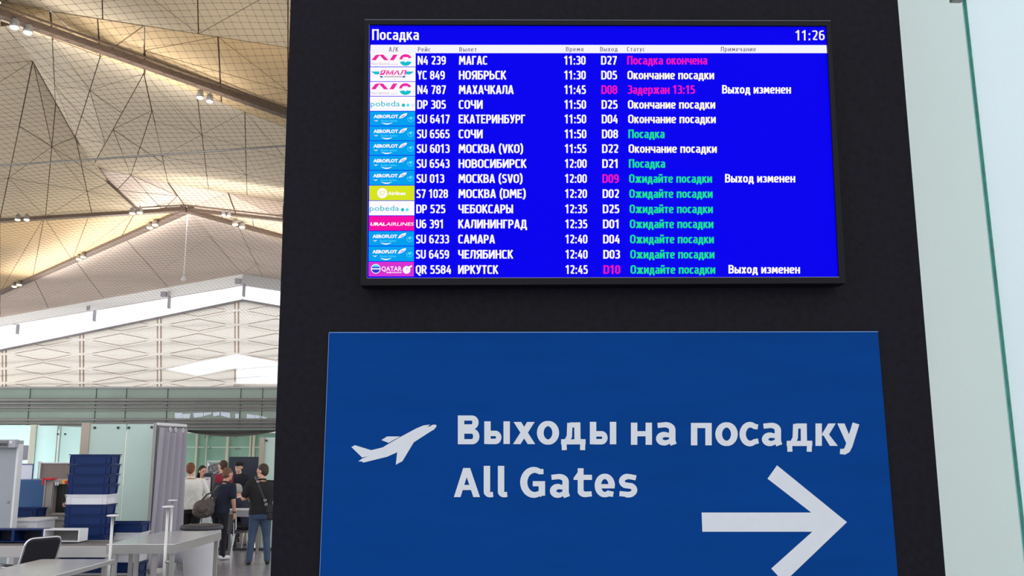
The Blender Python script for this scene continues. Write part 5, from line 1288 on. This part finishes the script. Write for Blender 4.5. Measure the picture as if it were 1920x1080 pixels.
# maroon
person('man in a maroon T-shirt looking left, behind the navy T-shirt man', X(418, 21.15), 21.15, -PI/2-.5, 1.82, lean=(0, -.06), turn=-.1, build=1.1, arms={'r': ((-.26, -.08, 1.16), (-.22, -.22, .94)), 'l': ((.26, -.04, 1.17), (.22, -.2, 1.0))},
       shirt=(150, 38, 58), sleeve='short', hair=(70, 46, 40), trousers=(40, 44, 60), vox=.011, collar=(150, 38, 58))
# officer
p5_, U5, hp5 = person('officer in dark navy uniform and cap with folded arms facing the camera', X(445.5, 22.0), 22.0, -.15, 1.79, turn=-.1, build=1.1, arms={'l': ((.27, -.03, 1.16), (-.02, -.24, 1.20)), 'r': ((-.27, -.03, 1.15), (.04, -.25, 1.15))},
       shirt=(26, 28, 44), sleeve='long', hair=(30, 26, 28), trousers=(24, 26, 40), cap=(28, 26, 34), skin=SKINP, vox=.011, collar=(26, 28, 44))
q_ = U5((.215, -.03, 1.33)); MB().ell(tuple(q_), (.022, .03, .042), 12, 8).build('sleeve_badge', mat('badge_pale', (200, 204, 214), .6), p5_, origin=(0, 0, 0))
# seated man
person('seated grey-haired man in a navy jacket bent forward at the counter', X(467, 20.3), 20.35, -PI/2-.2, 1.75, hz=.52, lean=(0, -.42), nod=.25, build=1.12, arms={'l': ((.24, -.16, 1.17), (.18, -.36, 1.12)), 'r': ((-.24, -.16, 1.17), (-.18, -.36, 1.12))},
       shirt=(34, 38, 58), sleeve='long', hair=(176, 168, 160), trousers=(22, 24, 34), collar=(226, 226, 230), vox=.011, hem=.88,
       legs={'l': ((.13, -.44, .50), (.13, -.40, .09)), 'r': ((-.13, -.44, .50), (-.13, -.40, .09))})
# woman
person('dark-haired woman in an olive top behind the man in white', X(377, 21.5), 21.5, .35, 1.70, turn=.5, nod=.2, build=.95, shirt=(84, 78, 66), sleeve='long', hair=(42, 26, 26), hairlong=True, trousers=(40, 40, 48), vox=.011)
# hidden screener
person('person in a pale shirt mostly hidden behind the tall tray stack', X(148, 15.3), 15.45, -PI/2+.2, 1.70, lean=(0, -.05), build=1.0, arms={'r': ((-.25, -.04, 1.17), (-.18, -.22, 1.20)), 'l': ((.25, -.02, 1.15), (.18, -.1, 1.2))}, shirt=(205, 214, 232), sleeve='long', hair=(60, 44, 36), vox=.011)

# ---- duffel bag carried by the navy T-shirt man
BG = mat('bag_taupe', (92, 82, 80), .7, var=.2, scale=10, bump=.5)
c0 = P(382, 954, 18.12); db = thing('duffel_bag', tuple(c0), 'bulging dark taupe travel bag hanging behind the man in navy', 'bag')
m = MB(); RB = Matrix.Rotation(.25, 3, 'Y')
m.ell(c0, (.205, .15, .165), 22, 14, RB); m.ell(c0+Vector((-.05, -.02, -.06)), (.16, .13, .11), 18, 10, RB); m.ell(c0+Vector((.10, 0, .07)), (.11, .11, .13), 18, 10)
m.cone(c0+RB @ Vector((-.12, -.125, .02)), c0+RB @ Vector((.1, -.13, .03)), .022, .018); m.cone(c0+RB @ Vector((-.15, -.1, -.05)), c0+RB @ Vector((.12, -.12, -.07)), .02, .02)
o = remesh(m, 'body', BG, db, .010, 3); o.location = -c0
m = MB().ell(c0+RB @ Vector((-.02, -.14, -.005)), (.10, .035, .065), 16, 10, RB); m.build('pocket', BG, db, smooth=True)
sh = P(409, 913, 18.15)
MB().tube([c0+Vector((-.06, 0, .14)), c0+Vector((.05, -.02, .26)), (c0+sh)/2+Vector((.06, -.03, .12)), sh+Vector((0, -.02, .02)), sh+Vector((.04, .10, .0)), c0+Vector((.17, .06, .12))], .018, 6).build('strap', BG, db, smooth=True)
# wrist watch
wp = U2((-.27, -.10, .915)); Rm = p2_.matrix_world
wl = Matrix.Rotation(PI-.45, 3, 'Z') @ (wp*(1.71/1.78))+Vector((X(414, 18.3), 18.3, 0))
wt = thing('wrist_watch', tuple(wl), 'dark watch on the right wrist of the man in navy', 'watch')
MB().lathe((wl.x, wl.y, wl.z), [(.036, -.013), (.038, 0), (.036, .013)], 14).build('band', M_BLK, wt); MB().ell((wl.x+.036, wl.y-.01, wl.z), (.012, .016, .018), 10, 8).build('dial', M_TAUPE, wt)
# ---- black shoulder bag
BM = mat('black_leather', (24, 24, 27), .35, spec=.5)
bc = P(505.5, 957, 17.15); sb = thing('shoulder_bag', tuple(bc), 'black shoulder bag on the hip of the man in black polo', 'bag')
MB().box(bc.x-.05, bc.x+.12, bc.y-.02, bc.y+.13, bc.z-.17, bc.z+.10).build('body', BM, sb, bevel=.03); MB().box(bc.x-.052, bc.x+.122, bc.y-.035, bc.y-.018, bc.z-.04, bc.z+.10).build('flap', BM, sb, bevel=.01)
def on_back(px, py, dy): return P(px, py, 17.5-dy)
pts = [on_back(478, 894, -.06), on_back(481.5, 899.5, .12), on_back(486, 911, .17), on_back(491, 924, .175), on_back(496, 937, .18), on_back(501, 948, .24)]
m = MB(); prev = None
for a, b in zip(pts, pts[1:]): m.bar(a, b, .045, .006, up=(0, 1, 0))
m.build('strap', BM, sb)
for px, py, dd in ((483.5, 903, .165), (497, 938, .2), (499, 946, .24)):
    p = on_back(px, py, dd+.01); R_ = [p+Vector((.022*math.cos(a*PI/8), 0, .016*math.sin(a*PI/8))) for a in range(17)]
    MB().tube(R_, .006, 6, cap=False).build('buckle', M_CHROME, sb, smooth=True)
